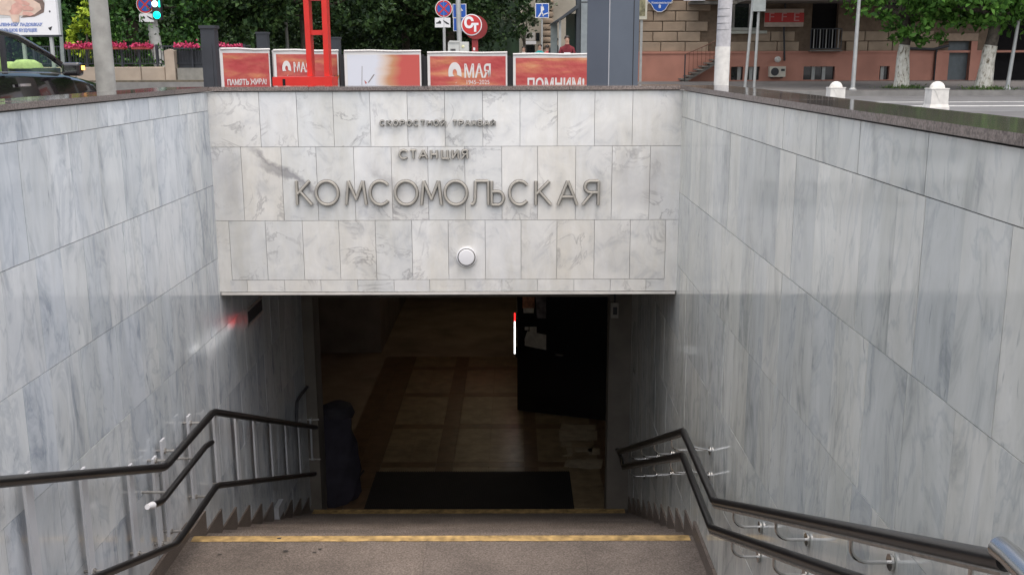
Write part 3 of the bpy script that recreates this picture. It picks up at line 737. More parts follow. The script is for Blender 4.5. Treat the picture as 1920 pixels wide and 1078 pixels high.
# ---- roadway, kerbs, far pavements
RY0, RY1 = 20.0, 29.0
ground(MB().box(4.2, 120, RY0, RY1, -.05, .004).build('road', ASPHALT2))
mk = ground(MB().box(4.6, 110, 22.2, 22.42, -.02, .008).build('road_line', ROADWHITE))
ground(MB().box(4.6, 110, 24.4, 24.55, -.02, .008).build('road_line', ROADWHITE))
ground(MB().box(2.0, 120, RY1, RY1+.18, -.05, .14).build('kerb', KERB))
ground(MB().box(2.0, 120, RY1+.18, 46, -.05, .12).build('far_pavement', PAVE))
ground(MB().box(-90, -1.2, 37.0, 37.3, -.05, .30).build('kerb', KERB))
ground(MB().box(-90, -1.2, 37.3, 110, -.05, .36).build('park_ground', simple('park_soil', (.10, .085, .06), .95, var=.3)))
ground(MB().box(-90, -3.5, 19.5, 32, -.05, .004).build('road', ASPHALT2))
# near pavement left, pale slabs beyond the left coping
ground(MB().box(-30, XL-.6, -5, 9.3, -.05, .006).build('near_pavement', PAVE))

# ---- posters
def poster_mat():
    mt, t, b = newmat('red_poster_print'); tc = N(t, 'ShaderNodeTexCoord'); oi = N(t, 'ShaderNodeObjectInfo')
    nz = N(t, 'ShaderNodeTexNoise', i={'Scale': 1.0, 'Detail': 4, 'Roughness': .55}); nz.noise_dimensions = '4D'
    t.links.new(mapping(t, tc.outputs['Generated'], (1.6, 1, 5.5)), nz.inputs['Vector']); ml = N(t, 'ShaderNodeMath', operation='MULTIPLY'); ml.inputs[1].default_value = 40; t.links.new(oi.outputs['Random'], ml.inputs[0]); t.links.new(ml.outputs[0], nz.inputs['W'])
    r = ramp(t, [(.38, (.42, .055, .055)), (.52, (.47, .095, .075)), (.64, (.55, .20, .10)), (.72, (.60, .32, .17))], nz.outputs[0]); t.links.new(r.outputs[0], b.inputs['Base Color']); b.inputs['Roughness'].default_value = .5
    n2 = N(t, 'ShaderNodeTexNoise', i={'Scale': 5, 'Detail': 3}); gp = N(t, 'ShaderNodeNewGeometry'); t.links.new(gp.outputs['Position'], n2.inputs['Vector'])
    bp = N(t, 'ShaderNodeBump', i={'Strength': .5, 'Distance': .05}); t.links.new(n2.outputs[0], bp.inputs['Height']); t.links.new(bp.outputs[0], b.inputs['Normal']); return mt
POSTER = poster_mat()
def poster_mat_fade():
    mt, t, b = newmat('white_to_red_poster_print'); tc = N(t, 'ShaderNodeTexCoord'); sx = N(t, 'ShaderNodeSeparateXYZ'); t.links.new(tc.outputs['Generated'], sx.inputs[0])
    nz = N(t, 'ShaderNodeTexNoise', i={'Scale': 1.0, 'Detail': 2}); t.links.new(mapping(t, tc.outputs['Generated'], (1.2, 1, 5)), nz.inputs['Vector'])
    ad = N(t, 'ShaderNodeMath', operation='MULTIPLY_ADD'); ad.inputs[1].default_value = .25; t.links.new(nz.outputs[0], ad.inputs[0]); t.links.new(sx.outputs[0], ad.inputs[2])
    r = ramp(t, [(.50, (.62, .64, .70)), (.62, (.62, .50, .42)), (.72, (.50, .25, .13)), (.86, (.50, .085, .07))], ad.outputs[0])
    t.links.new(r.outputs[0], b.inputs['Base Color']); b.inputs['Roughness'].default_value = .55; return mt
POSTFADE = poster_mat_fade()
PWHITE = simple('poster_white', (.66, .64, .62), .6, var=.04)
FRAME = simple('stand_frame_black', (.012, .012, .014), .6)
panels = [(412,90,505,95,'ПАМЯТЬ ЖИВА!',14.2,14.9,'red poster stand with a low white slogan, leftmost of the row, beside the dark post'),
          (512,93,634,97,'9МАЯ_S',14.9,15.5,'red poster stand partly behind the tall red frame'),
          (645,95,789,97,'fade',15.3,15.6,'poster stand fading from white to red with a ribbon drawing'),
          (801,98,951,100,'9МАЯ',15.6,15.7,'red poster stand with 9 МАЯ under the round red sign'),
          (962,101,1108,103,'ПОМНИМ!',15.7,15.7,'red poster stand with ПОМНИМ! beside the big grey column')]
for (x0,y0,x1,y1,kind,Ya,Yb,label) in panels:
    a, c = atY(x0,y0,Ya), atY(x1,y1,Yb)
    rz = math.atan2(c.y-a.y, c.x-a.x); w = math.hypot(c.x-a.x, c.y-a.y); zt = (a.z+c.z)/2; z0 = zt-w*.70
    if kind in ('ПАМЯТЬ ЖИВА!','9МАЯ_S'): z0 = zt-.78
    mid = (a+c)/2
    t = thing('poster_stand', label, 'poster stand', (mid.x, mid.y, 0), 'red and white poster stands behind the stairwell', local=True, rz=rz)
    MB().box(-w/2, w/2, 0, .05, z0, zt).build('panel', PWHITE, t)
    MB().box(-w/2-.06, w/2+.06, .055, .10, .05, zt-.05).build('back_frame', FRAME, t)
    for s in (-1, 1): MB().box(s*w*.4-.02, s*w*.4+.02, .02, .06, 0, z0+.02).build('leg', FRAME, t)
    mt = POSTFADE if kind == 'fade' else POSTER
    br = .04
    MB().box(-w/2+br, w/2-br*.6, -.004, -.001, z0+.03, zt-.055).build('print', mt, t)
    MB().tube([(-w/2,-.005,zt),(-w/6,.0,zt+.006),(w/6,-.004,zt-.006),(w/2,0,zt)], .016, 6).build('folded_edge', PWHITE, t)
    h = zt-z0
    if kind == 'ПАМЯТЬ ЖИВА!': text(kind, .105, PWHITE, t, face((0,-.006,zt-.455)), squeeze=.85, bold=.003)
    elif kind == 'ПОМНИМ!': text(kind, .235, PWHITE, t, face((.06,-.006,zt-.455)), squeeze=.74, bold=.006)
    elif kind == '9МАЯ':
        text('9', .66, PWHITE, t, face((-.19,-.006,zt-.42)), squeeze=.62, bold=.020); text('МАЯ', .27, PWHITE, t, face((.15,-.006,zt-.285)), squeeze=.70, bold=.006)
        text('1945–2025', .09, PWHITE, t, face((.15,-.006,zt-.44)), squeeze=.9)
    elif kind == '9МАЯ_S':
        text('9', .46, PWHITE, t, face((-.32,-.006,zt-.34)), squeeze=.6, bold=.014); text('МАЯ', .19, PWHITE, t, face((-.08,-.006,zt-.25)), squeeze=.66, bold=.004)
        for i in range(4): MB().prism([(.32+.04*i,zt-.52),(.335+.04*i,zt-.52),(.45+.04*i-.02*i,zt-.36),(.435+.04*i-.02*i,zt-.36)], lambda p: (p[0],-.0045,p[1]), lambda p: (p[0],-.006,p[1])).build('ribbon_stripe', INK if i%2==0 else simple('orange_print',(.5,.2,.03)), t)
    else:
        RIB = simple('ribbon_print', (.45, .10, .08), .6); GR = simple('grey_print', (.25,.22,.22), .6)
        MB().prism([(-.33,zt-.50),(-.322,zt-.50),(-.31,zt-.22),(-.318,zt-.22)], lambda p: (p[0],-.0045,p[1]), lambda p: (p[0],-.006,p[1])).build('drawing', GR, t)
        MB().prism([(-.24,zt-.46),(-.22,zt-.46),(-.13,zt-.34),(-.15,zt-.34)], lambda p: (p[0],-.0045,p[1]), lambda p: (p[0],-.006,p[1])).build('drawing', GR, t)
        for k in range(3): MB().prism([(-.28+.01*k,zt-.50-.045*k),(-.15,zt-.53-.045*k),(-.15,zt-.555-.045*k),(-.27,zt-.53-.045*k)], lambda p: (p[0],-.0045,p[1]), lambda p: (p[0],-.006,p[1])).build('drawing', RIB, t)
        MB().prism([(-.29,zt-.42),(-.25,zt-.46),(-.27,zt-.48)], lambda p: (p[0],-.0045,p[1]), lambda p: (p[0],-.006,p[1])).build('drawing', RIB, t)
# ---- dark square posts
def post(px0, px1, pyt, Y, label):
    a, c = atY(px0,pyt,Y), atY(px1,pyt,Y); x = (a.x+c.x)/2; w = c.x-a.x
    t = thing('square_post', label, 'post', (x, Y+w/2, 0), 'dark square posts behind the stairwell')
    MB().box(x-w/2, x+w/2, Y, Y+w, 0, a.z).build('shaft', DARKPOST, t)
    MB().box(x-w/2-.012, x+w/2+.012, Y-.012, Y+w+.012, a.z, a.z+.03).build('cap', DARKPOST, t)
    MB().box(x-w*.28, x+w*.28, Y-.006, Y-.001, .1, a.z-.15).build('panel', DARKPOST, t)
post(375, 401, 54, 10.4, 'nearest and tallest dark square post, left of the poster stands')
post(480, 500, 64, 17.0, 'dark square post rising behind the gap between two poster stands')
post(617, 636, 73, 20.0, 'dark square post half hidden by the tall red frame')
# ---- tall red ladder frame on a box base
Yr = 9.2
rf = thing('red_frame', 'tall bright red ladder-shaped frame on a red box base', 'frame', (atY(585,150,Yr).x, Yr, 0))
a, c = atY(513,145,Yr), atY(624,145,Yr)
MB().box(a.x, c.x, Yr-.05, Yr+.25, 0, a.z).build('base', RED, rf)
p = atY(535,155,Yr); MB().box(p.x-.012, p.x+.012, Yr-.054, Yr-.0495, p.z-.05, p.z+.03).build('slot', BLACKP, rf)
def leg(p0, p1, wb, wt):
    q0, q1 = atY(*p0,Yr), atY(*p1,Yr); q1 = extend(q0,q1,2.2); b = MB()
    vs = [(q.x+sx*w, Yr+y, q.z) for q, w in ((q0,wb),(q1,wt)) for sx, y in ((-1,0),(1,0),(1,.14),(-1,.14))]
    b.add(vs, [(3,2,1,0),(4,5,6,7),(0,1,5,4),(1,2,6,5),(2,3,7,6),(3,0,4,7)]); b.build('upright', RED, rf)
leg((581,144),(573,0), .0225, .0225); leg((613,144),(607,0), .0225, .0225)
for py0, py1 in ((57,66),(-8,1),(-78,-66),(-140,-130)):
    a, c = atY(580,py1,Yr), atY(606 if py0 > 0 else 604,py0,Yr)
    MB().box(a.x, c.x, Yr+.02, Yr+.12, a.z, c.z).build('rung', RED, rf)
# ---- big grey-blue column
Yc = 10.2
cl = thing('clad_column', 'big grey-blue clad column standing behind the right end of the poster stands', 'column', (atY(1150,150,Yc).x, Yc+.25, 0))
a, c, d_ = atY(1100,150,Yc+.14), atY(1141,150,Yc), atY(1196,150,Yc+.22)
back = Vector((d_.x+(a.x-c.x), d_.y+(a.y-c.y), 0))
b = MB(); q = [(a.x,a.y),(c.x,c.y),(d_.x,d_.y),(back.x,back.y)]
b.prism(q, lambda p: (p[0],p[1],0), lambda p: (p[0],p[1],5.5)); b.build('cladding', COLUMN, cl)
ed = Vector((c.x,c.y,0)); MB().tube([(c.x,c.y-.002,0),(c.x,c.y-.002,5.5)], .006, 6).build('corner_bead', GREYPAINT, cl)
p = extend(c, d_, .82); MB().tube([(p.x,p.y-.003,0),(p.x,p.y-.003,5.5)], .004, 6).build('seam', INK, cl)
# ---- street signs
def disc(b, x, y, z, r, yy, n=28): b.lathe([(r,yy),(r,yy-.004)], (x,y,z), n, 'y')
def nostop(t, x, Y, z, r, lined=False):
    q = MB(); disc(q, x, Y, z, r, 0); q.build('rim', SIGNRED if lined else SIGNWHITE, t)
    q = MB(); disc(q, x, Y, z, r*.93, -.005); q.build('red_ring', SIGNRED, t)
    q = MB(); disc(q, x, Y, z, r*.76, -.010); q.build('blue_field', SIGNBLUE, t)
    for s in (45, -45):
        M = Matrix.Translation((x, Y-.0165-.003*(s>0), z)) @ Matrix.Rotation(R(s), 4, 'Y')
        MB().mbox(M, r*1.5, .002, r*.17).build('cross_bar', SIGNRED, t)
def evac(t, x, Y, z, w, h):
    MB().box(x-w/2, x+w/2, Y-.012, Y, z-h/2, z+h/2).build('plate', SIGNWHITE, t)
    MB().prism([(-.42,-.12),(-.1,-.12),(-.1,.1),(-.2,.22),(-.3,.05),(-.42,0)], lambda p: (x+p[0]*w, Y-.0125, z+p[1]*h), lambda p: (x+p[0]*w, Y-.015, z+p[1]*h)).build('truck_symbol', INK, t)
    MB().prism([(.02,.25),(.1,.2),(.3,.02),(.42,-.12),(.42,-.22),(.25,-.15),(.06,.1)], lambda p: (x+p[0]*w, Y-.0125, z+p[1]*h), lambda p: (x+p[0]*w, Y-.015, z+p[1]*h)).build('car_symbol', INK, t)
POLEG = simple('galvanised_pole', (.42, .43, .42), .5, .3, var=.1)
Ys = 38
p = atY(832,17,Ys); q = atY(830,43,Ys)
t = thing('no_stopping_sign', 'no-stopping sign over a white tow-away plate on a thin pole', 'road sign', (p.x, Ys, 0))
MB().tube([(p.x,Ys+.04,0),(p.x,Ys+.04,p.z+.35)], .055, 10).build('pole', POLEG, t, smooth=True)
nostop(t, p.x, Ys, p.z, .31); evac(t, q.x, Ys, q.z, .56, .34)
Yp = 36
t = thing('blue_sign_pole', 'pale street pole with two blue square signs behind the round red sign', 'road sign', (atY(860,100,Yp).x, Yp, 0))
pb, ptop = atY(862,100,Yp), atY(859,0,Yp)
MB().tube([(pb.x+.03,Yp,0),(ptop.x,Yp,ptop.z),(ptop.x-.05,Yp,ptop.z+3)], .085, 12).build('pole', POLEG, t, smooth=True)
for (x0,y0,x1,y1) in ((850,9,873,33),(851,35,873,58)):
    a, c = atY(x0,y1,Yp+.1), atY(x1,y0,Yp+.1)
    MB().box(a.x-.02, c.x+.02, Yp+.10, Yp+.12, a.z-.02, c.z+.02).build('rim', SIGNWHITE, t)
    MB().box(a.x, c.x, Yp+.094, Yp+.0995, a.z, c.z).build('blue_plate', SIGNBLUE, t)
    cx, cz, h = (a.x+c.x)/2, (a.z+c.z)/2, (c.z-a.z)
    MB().prism([(-.1,-.45),(.14,-.45),(.14,.0),(.3,.0),(.02,.4),(-.26,.0),(-.1,.0)], lambda p: (cx+p[0]*h, Yp+.0935, cz+p[1]*h), lambda p: (cx+p[0]*h, Yp+.088, cz+p[1]*h)).build('arrow', SIGNWHITE, t)
# pedestrian underpass sign
Yq = 45; a, c = atY(1005,33,Yq), atY(1028,8,Yq); cx, cz, h = (a.x+c.x)/2, (a.z+c.z)/2, c.z-a.z
t = thing('underpass_sign', 'blue square sign with a white walking figure on steps', 'road sign', (cx, Yq, 0))
MB().box(a.x-.03, c.x+.03, Yq, Yq+.02, a.z-.03, c.z+.03).build('rim', SIGNWHITE, t); MB().box(a.x, c.x, Yq-.006, Yq-.0005, a.z, c.z).build('blue_plate', SIGNBLUE, t)
F1 = lambda p: (cx+p[0]*h, Yq-.0065, cz+p[1]*h); F2 = lambda p: (cx+p[0]*h, Yq-.012, cz+p[1]*h)
for pts in ([(-.06,.42),(.0,.47),(.06,.42),(.0,.34)], [(-.1,.32),(.1,.30),(.16,.05),(.05,-.02),(.02,-.1),(-.22,-.48),(-.34,-.48),(-.1,-.1)], [(.02,-.1),(.14,-.42),(.06,-.44),(-.06,-.12)], [(.0,-.38),(.46,-.22),(.46,-.14),(.0,-.30)]):
    MB().prism(pts, F1, F2).build('walking_figure', SIGNWHITE, t)
MB().tube([(cx,Yq+.06,0),(cx,Yq+.06,c.z)], .04, 8).build('pole', POLEG, t, smooth=True)
# round red tram sign
Yt = 26; p = atY(884,47,Yt); r = 19/FPX*Yt*1.0
t = thing('tram_sign', 'round red СТ sign on a red pillar', 'sign', (p.x, Yt, 0))
MB().lathe([(r*1.12,.08),(r*1.12,.34),(r*.9,.36)], (p.x+.10,Yt,p.z-.06), 30, 'y').build('back_disc', simple('dark_red',(.22,.015,.015),.5), t, smooth=True)
q = MB(); disc(q, p.x, Yt, p.z, r, .07); q.build('rim', SIGNWHITE, t); q = MB(); disc(q, p.x, Yt, p.z, r*.90, .06); q.build('red_face', SIGNRED, t)
text('С', r*1.32, SIGNWHITE, t, face((p.x-r*.26,Yt+.052,p.z+r*.14)), bold=.018, squeeze=.95); text('Т', r*.95, SIGNWHITE, t, face((p.x+r*.34,Yt+.050,p.z-r*.30)), bold=.018)
MB().box(p.x-.0, p.x+.15, Yt+.14, Yt+.30, 0, p.z-r*.9).build('pillar', simple('pillar_red',(.30,.03,.03),.5), t)
MB().box(p.x+.03, p.x+.08, Yt+.135, Yt+.1395, zY(884,92,Yt)-.04, zY(884,92,Yt)+.03).build('sticker', SIGNWHITE, t)
# white utility cabinet
Yu = 25; a, c = atY(840,98,Yu), atY(878,78,Yu)
t = thing('utility_cabinet', 'white utility cabinet with a vent grille behind the poster stands', 'cabinet', ((a.x+c.x)/2, Yu, 0))
CAB = simple('cabinet_paint', (.52,.53,.50), .6, var=.08); mx = a.x+(c.x-a.x)*.55
MB().box(a.x, mx, Yu, Yu+.4, 0, c.z-.03).build('left_cabinet', CAB, t); MB().box(mx+.004, c.x, Yu+.03, Yu+.4, 0, c.z-.01).build('right_cabinet', CAB, t)
MB().prism([(a.x,c.z-.03),(mx,c.z-.03),(mx,c.z+.01),(a.x+.05,c.z+.02)], lambda p: (p[0],Yu-.02,p[1]), lambda p: (p[0],Yu+.42,p[1])).build('lid', CAB, t)
for i in range(5): MB().box(a.x+.06, a.x+.18, Yu-.006, Yu-.0005, zY(850,95,Yu)-.03+.014*i, zY(850,95,Yu)-.021+.014*i).build('vent_slat', INK, t)
q = atY(868,88,Yu); s_ = MB(); s_.lathe([(.035,0),(.03,-.01),(.01,-.014)], (q.x,Yu+.028,q.z), 12, 'y'); s_.build('round_badge', simple('pale_yellow',(.7,.68,.4),.5), t)

# ---- left: leaning concrete pole, traffic pole, billboard
Yl = 12.6; a, c = atY(200,172,Yl), atY(184,0,Yl); g0 = extend(c,a,1.0); low = extend(c,a,(c.z-0)/(c.z-a.z)); up = extend(a,c,3.2)
t = thing('concrete_pole', 'leaning grey concrete pole just beyond the left coping', 'pole', (low.x, Yl, 0))
MB().tube([low, extend(low,up,.3), extend(low,up,.6), up], [.118,.112,.104,.09], 18).build('shaft', CONC, t, smooth=True)
MB().lathe([(.135,0),(.135,.3),(.118,.32)], (low.x,Yl,0), 18).build('base_collar', CONC, t, smooth=True)
Yg = 43; a, c = atY(300,125,Yg), atY(277,0,Yg); low = extend(c,a,(c.z-.3)/(c.z-a.z)); up = extend(a,c,2.2)
t = thing('traffic_pole', 'leaning concrete pole with a no-stopping sign and a green traffic light', 'road sign', (low.x, Yg, .36))
MB().tube([low, up], [.24,.19], 16).build('shaft', simple('pole_pale',(.42,.42,.40),.8,var=.15), t, smooth=True)
p = atY(272,9,Yg-.4); nostop(t, p.x, Yg-.4, p.z, .36); q = atY(275,34,Yg-.4); evac(t, q.x, Yg-.4, q.z, .60, .33)
p = atY(293,26,Yg-.5); w = .17
MB().box(p.x-w, p.x+w, Yg-.45, Yg-.2, p.z-.24, p.z+.75).build('signal_housing', INK, t)
GREENLIT = simple('lit_green_lens', (.0, .85, .55), .4, emit=1.3, var=.02)
MB().lathe([(.15,0),(.13,-.02),(.05,-.035)], (p.x,Yg-.451,p.z-.06), 18, 'y').build('green_lens', GREENLIT, t, smooth=True)
MB().lathe([(.13,0),(.12,-.02),(.04,-.03)], (p.x-.05,Yg-.451,p.z+.38), 18, 'y').build('counter_lens', simple('lit_white_lens',(.7,1,.9),.4,emit=.9,var=.02), t, smooth=True)
MB().box(p.x+.10, p.x+.16, Yg-.458, Yg-.4505, p.z+.25, p.z+.5).build('counter_digit', GREENLIT, t)
Yb = 25; br_ = atY(110,66,Yb); tr_ = atY(104,0,Yb)
t = thing('billboard', 'white billboard with a picture of cupped hands above blue lettering', 'billboard', (br_.x-1.2, Yb, 0))
wB = 2.6; x1 = br_.x; x0 = x1-wB; z0 = br_.z; z1 = z0+1.75
MB().box(x0, x1, Yb, Yb+.12, z0, z1).build('panel', SIGNWHITE, t)
MB().box(x0-.03, x1+.03, Yb-.01, Yb+.13, z0-.04, z0-.001).build('lower_frame', DARKPOST, t)
zz = lambda py: zY(50,py,Yb); xx = lambda px: atY(px,40,Yb).x
P1 = lambda d: (lambda p: (xx(p[0]), Yb-.001-d, zz(p[1]))); 
def prt(name, pts, mt, d): MB().prism(pts, P1(d), P1(d+.002)).build(name, mt, t)
SK1 = simple('print_skin_pink',(.60,.34,.28),.6,var=.15,scale=7); SK2 = simple('print_skin_pale',(.62,.47,.38),.6,var=.12,scale=7); SK3 = simple('print_brown',(.17,.12,.10),.6,var=.3,scale=7); SKG = simple('print_grey',(.55,.55,.54),.6,var=.1,scale=5)
prt('picture_field', [(-30,-40)]+[(44+44*math.cos(R(a_)), 2+31*math.sin(R(a_))) for a_ in range(-80,91,12)]+[(-30,36)], SKG, 0)
prt('picture_shade', [(60,-20),(80,-10),(87,8),(84,24),(66,32),(40,34),(55,22),(66,5)], SK3, .003)
prt('picture_hand', [(-10,0),(10,-10),(30,-4),(48,2),(62,-2),(78,8),(80,18),(66,28),(45,30),(20,30),(0,28),(-12,20)], SK2, .006)
prt('picture_hand', [(20,22),(26,10),(36,4),(45,10),(44,20),(36,28),(24,30)], SK1, .009)
for k, pts in enumerate([[(40,12),(58,12),(66,16),(64,21),(46,20)], [(28,-2),(52,2),(60,8),(56,12),(36,6)], [(46,22),(60,24),(66,28),(58,31),(44,28)], [(14,4),(20,-4),(26,4),(24,18),(18,22)]]): prt('picture_finger', pts, SK1 if k != 3 else SK2, .012)
prt('picture_wrist', [(20,28),(38,28),(36,42),(24,42)], SK2, .012)
pw_ = 1/FPX*Yb
text('МАЛЕНЬКИХ ЛАДОШКАХ', 7.0*pw_, PRINTBLUE, t, face((xx(79), Yb-.004, zz(47))), align='RIGHT', bold=.006, squeeze=.98)
text('БОЛЬШОЕ БУДУЩЕЕ', 7.0*pw_, PRINTBLUE, t, face((xx(68), Yb-.004, zz(57.5))), align='RIGHT', bold=.006, squeeze=.98)
prt('print_bird', [(89,53),(97,50),(94,58),(91,57)], INK, 0); prt('print_mark', [(93,22),(95,20),(97,22),(95,25)], INK, 0)
for px in (38, 91): MB().box(xx(px)-.035, xx(px)+.035, Yb+.03, Yb+.10, 0, z0).build('leg', POLEG, t)
a, c = atY(118,150,Yb+4), atY(110,0,Yb+4)
t = thing('thin_pole', 'thin grey pole just right of the billboard', 'pole', (a.x, Yb+4, 0))
MB().tube([(a.x+.02,Yb+4,0),c,extend(a,c,2)], .05, 10).build('shaft', simple('dull_pole',(.22,.25,.24),.6), t, smooth=True)
MB().lathe([(.09,0),(.09,.02),(.055,.05)], (a.x+.02,Yb+4,0), 10).build('foot', POLEG, t)

# ---- park fence with stone base, pillar, flower boxes
Yk = 38.2
fn = thing('park_fence', 'low stone wall with dark railing along the park edge', 'fence', (atY(240,140,Yk).x, Yk, .36))
TANB = simple('fence_stone',(.40,.33,.26),.85,var=.12,scale=2)
zb0, zb1 = .30, zY(250,126,Yk)
xs3 = [XY(60,Yk), XY(140,Yk), XY(205,Yk), XY(263,Yk), XY(309,Yk)]
for a, c in zip(xs3[:-1], xs3[1:]): MB().cbox(a+.01, c-.01, Yk-.02, Yk+.35, zb0, zb1, .03).build('base_stone', TANB, fn)
zt = zY(250,84,Yk)
for px in range(62, 460, 33):
    x = XY(px, Yk)
    MB().box(x-.035, x+.035, Yk+.10, Yk+.17, .3, zt).build('fence_post', DARKPOST, fn)
for z in (zt-.06, zb1+.12): MB().box(XY(60,Yk), XY(470,Yk), Yk+.12, Yk+.15, z-.02, z+.02).build('rail', DARKPOST, fn)
for px in range(66, 460, 5):
    x = XY(px, Yk); MB().box(x-.010, x+.010, Yk+.125, Yk+.145, zb1+.10, zt-.04).build('baluster', DARKPOST, fn)
for (a, c) in ((311, 329),):
    x0, x1 = XY(a,Yk), XY(c,Yk); zq = zY(320,94,Yk); MB().prism([(x0,.3),(x1,.3),(x1,zq-.03),((x0+x1)/2,zq+.03),(x0,zq-.03)], lambda p: (p[0],Yk-.12,p[1]), lambda p: (p[0],Yk+.25,p[1])).build('stone_pillar', TANB, fn)
MB().box(XY(331,Yk), XY(480,Yk), Yk-.02, Yk+.35, .3, zY(350,128,Yk)).build('base_stone', simple('fence_stone_grey',(.26,.25,.22),.85), fn)
MB().box(XY(331,Yk), XY(480,Yk), Yk+.2, Yk+.24, zY(350,128,Yk), zY(350,95,Yk)).build('dark_panel', DARKPOST, fn)
def leafcloud(nm, mt, parent, pts, size, seed=0, droop=.3, asp=.55):
    rg = np.random.default_rng(seed); n = len(pts); pts = np.asarray(pts, float)
    d = rg.normal(size=(n,3)); d[:,2] -= droop; d /= np.linalg.norm(d,axis=1)[:,None]
    u = np.cross(d, rg.normal(size=(n,3))); u /= np.linalg.norm(u,axis=1)[:,None]
    s = size*rg.uniform(.6,1.35,size=(n,1)); nn = np.cross(d, u)*s*.12
    v = np.stack([pts-d*s*.5, pts+u*s*asp*.5+nn, pts+d*s*.5, pts-u*s*asp*.5+nn], 1).reshape(-1,3)
    me = bpy.data.meshes.new(nm); me.vertices.add(4*n); me.vertices.foreach_set('co', v.ravel())
    me.loops.add(4*n); me.loops.foreach_set('vertex_index', np.arange(4*n)); me.polygons.add(n); me.polygons.foreach_set('loop_start', np.arange(0,4*n,4)); me.polygons.foreach_set('loop_total', np.full(n,4)) if False else None
    me.update(calc_edges=True); me.validate(); me.materials.append(mt)
    o = bpy.data.objects.new(nm, me); COL.objects.link(o)
    if parent: kid(o, parent)
    return o
fb_proto = None
for i, (a, c, lab) in enumerate([(126,157,'pink flower box on the park fence nearest the billboard'),(161,181,'pink flower box on the fence partly behind the leaning pole'),(209,238,'pink flower box on the fence right of the leaning pole'),(250,287,'bright red flower box on the fence in front of the traffic pole'),(331,373,'magenta flower box right of the stone fence pillar'),(404,455,'magenta flowers on the fence behind the leftmost poster stand')]):
    x0, x1 = XY(a,Yk-.25), XY(c,Yk-.25); zc0, zc1 = zY(a,93,Yk-.25), zY(a,88,Yk-.25); 
    if i >= 4: zc0 -= .0; zc1 -= .02
    t = thing('flower_box', lab, 'flower box', ((x0+x1)/2, Yk-.25, zc0), 'flower boxes hung on the park fence')
    MB().prism([(x0+.03,zc0),(x1-.03,zc0),(x1,zc1),(x0,zc1)], lambda p: (p[0],Yk-.38,p[1]), lambda p: (p[0],Yk-.06,p[1])).build('trough', FLOWERBOX if i < 4 else DARKPOST, t)
    rg = np.random.default_rng(i); n = 420
    q = np.c_[rg.uniform(x0-.03,x1+.03,n), rg.normal(Yk-.25,.11,n), zc1-.03+np.abs(rg.normal(0,.07,n))*1.0]
    leafcloud('flowers', FLOWER, t, q, .075, i, 0, .9)['kind'] = 'stuff'

# ---- trees
def crown(nm, mt, parent, blobs, nleaf, size, seed, droop=.4, hollow=.55, asp=.55):
    rg = np.random.default_rng(seed); P = []
    vol = np.array([b[3]*b[4]*b[5] for b in blobs]); vol = vol**.8/np.sum(vol**.8)
    for b, f in zip(blobs, vol):
        n = int(nleaf*f); nc = max(8, n//26)
        dr_ = rg.normal(size=(nc,3)); dr_ /= np.linalg.norm(dr_,axis=1)[:,None]
        cen = dr_*rg.uniform(hollow,1.03,size=(nc,1))**.6*np.array(b[3:6])+np.array(b[:3])
        k = rg.integers(0,nc,n); P.append(cen[k]+rg.normal(size=(n,3))*np.array([.24,.24,.17])*min(b[3:6])*.55)
    return leafcloud(nm, mt, parent, np.concatenate(P), size, seed, droop, asp)
def tree(name, label, base, h_tr, r_tr, blobs, nleaf, size, mt, seed, white=None, group=None, lean=0, droop=.4):
    rg = random.Random(seed); x, y, z = base
    t = thing(name, label, 'tree', base, group)
    pts = []; rad = []
    for i in range(7):
        k = i/6; pts.append((x+lean*k*h_tr+rg.uniform(-.04,.04)*(i>0), y+rg.uniform(-.04,.04)*(i>0), z-.05+(h_tr+.05)*k)); rad.append(r_tr*(1.28-.25*min(1,k*4)-.4*k)*rg.uniform(.94,1.06))
    b = MB(); b.tube(pts, rad, 11)
    top = Vector(pts[-1])
    for bl in blobs[:6]:
        e = Vector(bl[:3]); mid = (Vector(pts[4])+e)/2+Vector((rg.uniform(-.3,.3),rg.uniform(-.3,.3),-.2)); b.tube([pts[4], mid, e], [r_tr*.5, r_tr*.3, r_tr*.1], 6)
    b.build('trunk', BARK, t, smooth=True)
    if white:
        b = MB(); kk = white/h_tr; P2 = []; R2 = []
        for i in range(8):
            k = kk*i/7; f = k*6; a = min(5,int(f)); u = f-a
            q = Vector(pts[a]).lerp(Vector(pts[a+1]), u); P2.append(q); R2.append((rad[a]*(1-u)+rad[a+1]*u)*1.03*rg.uniform(.97,1.05)+.004)
        P2[0].z = z+.005; b.tube(P2, R2, 12); b.build('whitewash_band', WHITEWASH, t, smooth=True)
    crown('crown', mt, t, blobs, nleaf, size, seed, droop)
    return t
# street trees on the right pavement
LEAF_ST = leafmat('leaf_street', (.03,.09,.014), (.075,.19,.026), (.13,.28,.045))
Yt1 = 32.5
p = atY(1690,162,Yt1); x = p.x
tree('street_tree', 'street tree with whitewashed trunk between the two white bollards', (x,Yt1,.12), 3.2, .185,
     [(x-.2,Yt1-.6,2.9,1.4,1.5,1.25),(x+.1,Yt1-.8,2.0,.85,.9,.75),(x+1.4,Yt1,3.3,1.6,1.6,1.3),(x-1.1,Yt1+.6,3.6,1.3,1.5,1.1),(x,Yt1,5.2,3.4,3.2,2.2),(x-3.4,Yt1+4,6.2,3.0,3.6,1.8),(x+.5,Yt1+5,6.0,3.2,3.6,1.9),(x-4.6,Yt1+6.5,6.6,2.4,2.6,1.6)], 27000, .20, LEAF_ST, 11, white=1.35, group='whitewashed street trees before the tan building')  # high rear blobs: unseen crown added to shade the plinth behind
Yt2 = 31.0
p = atY(1843,166,Yt2); x = p.x
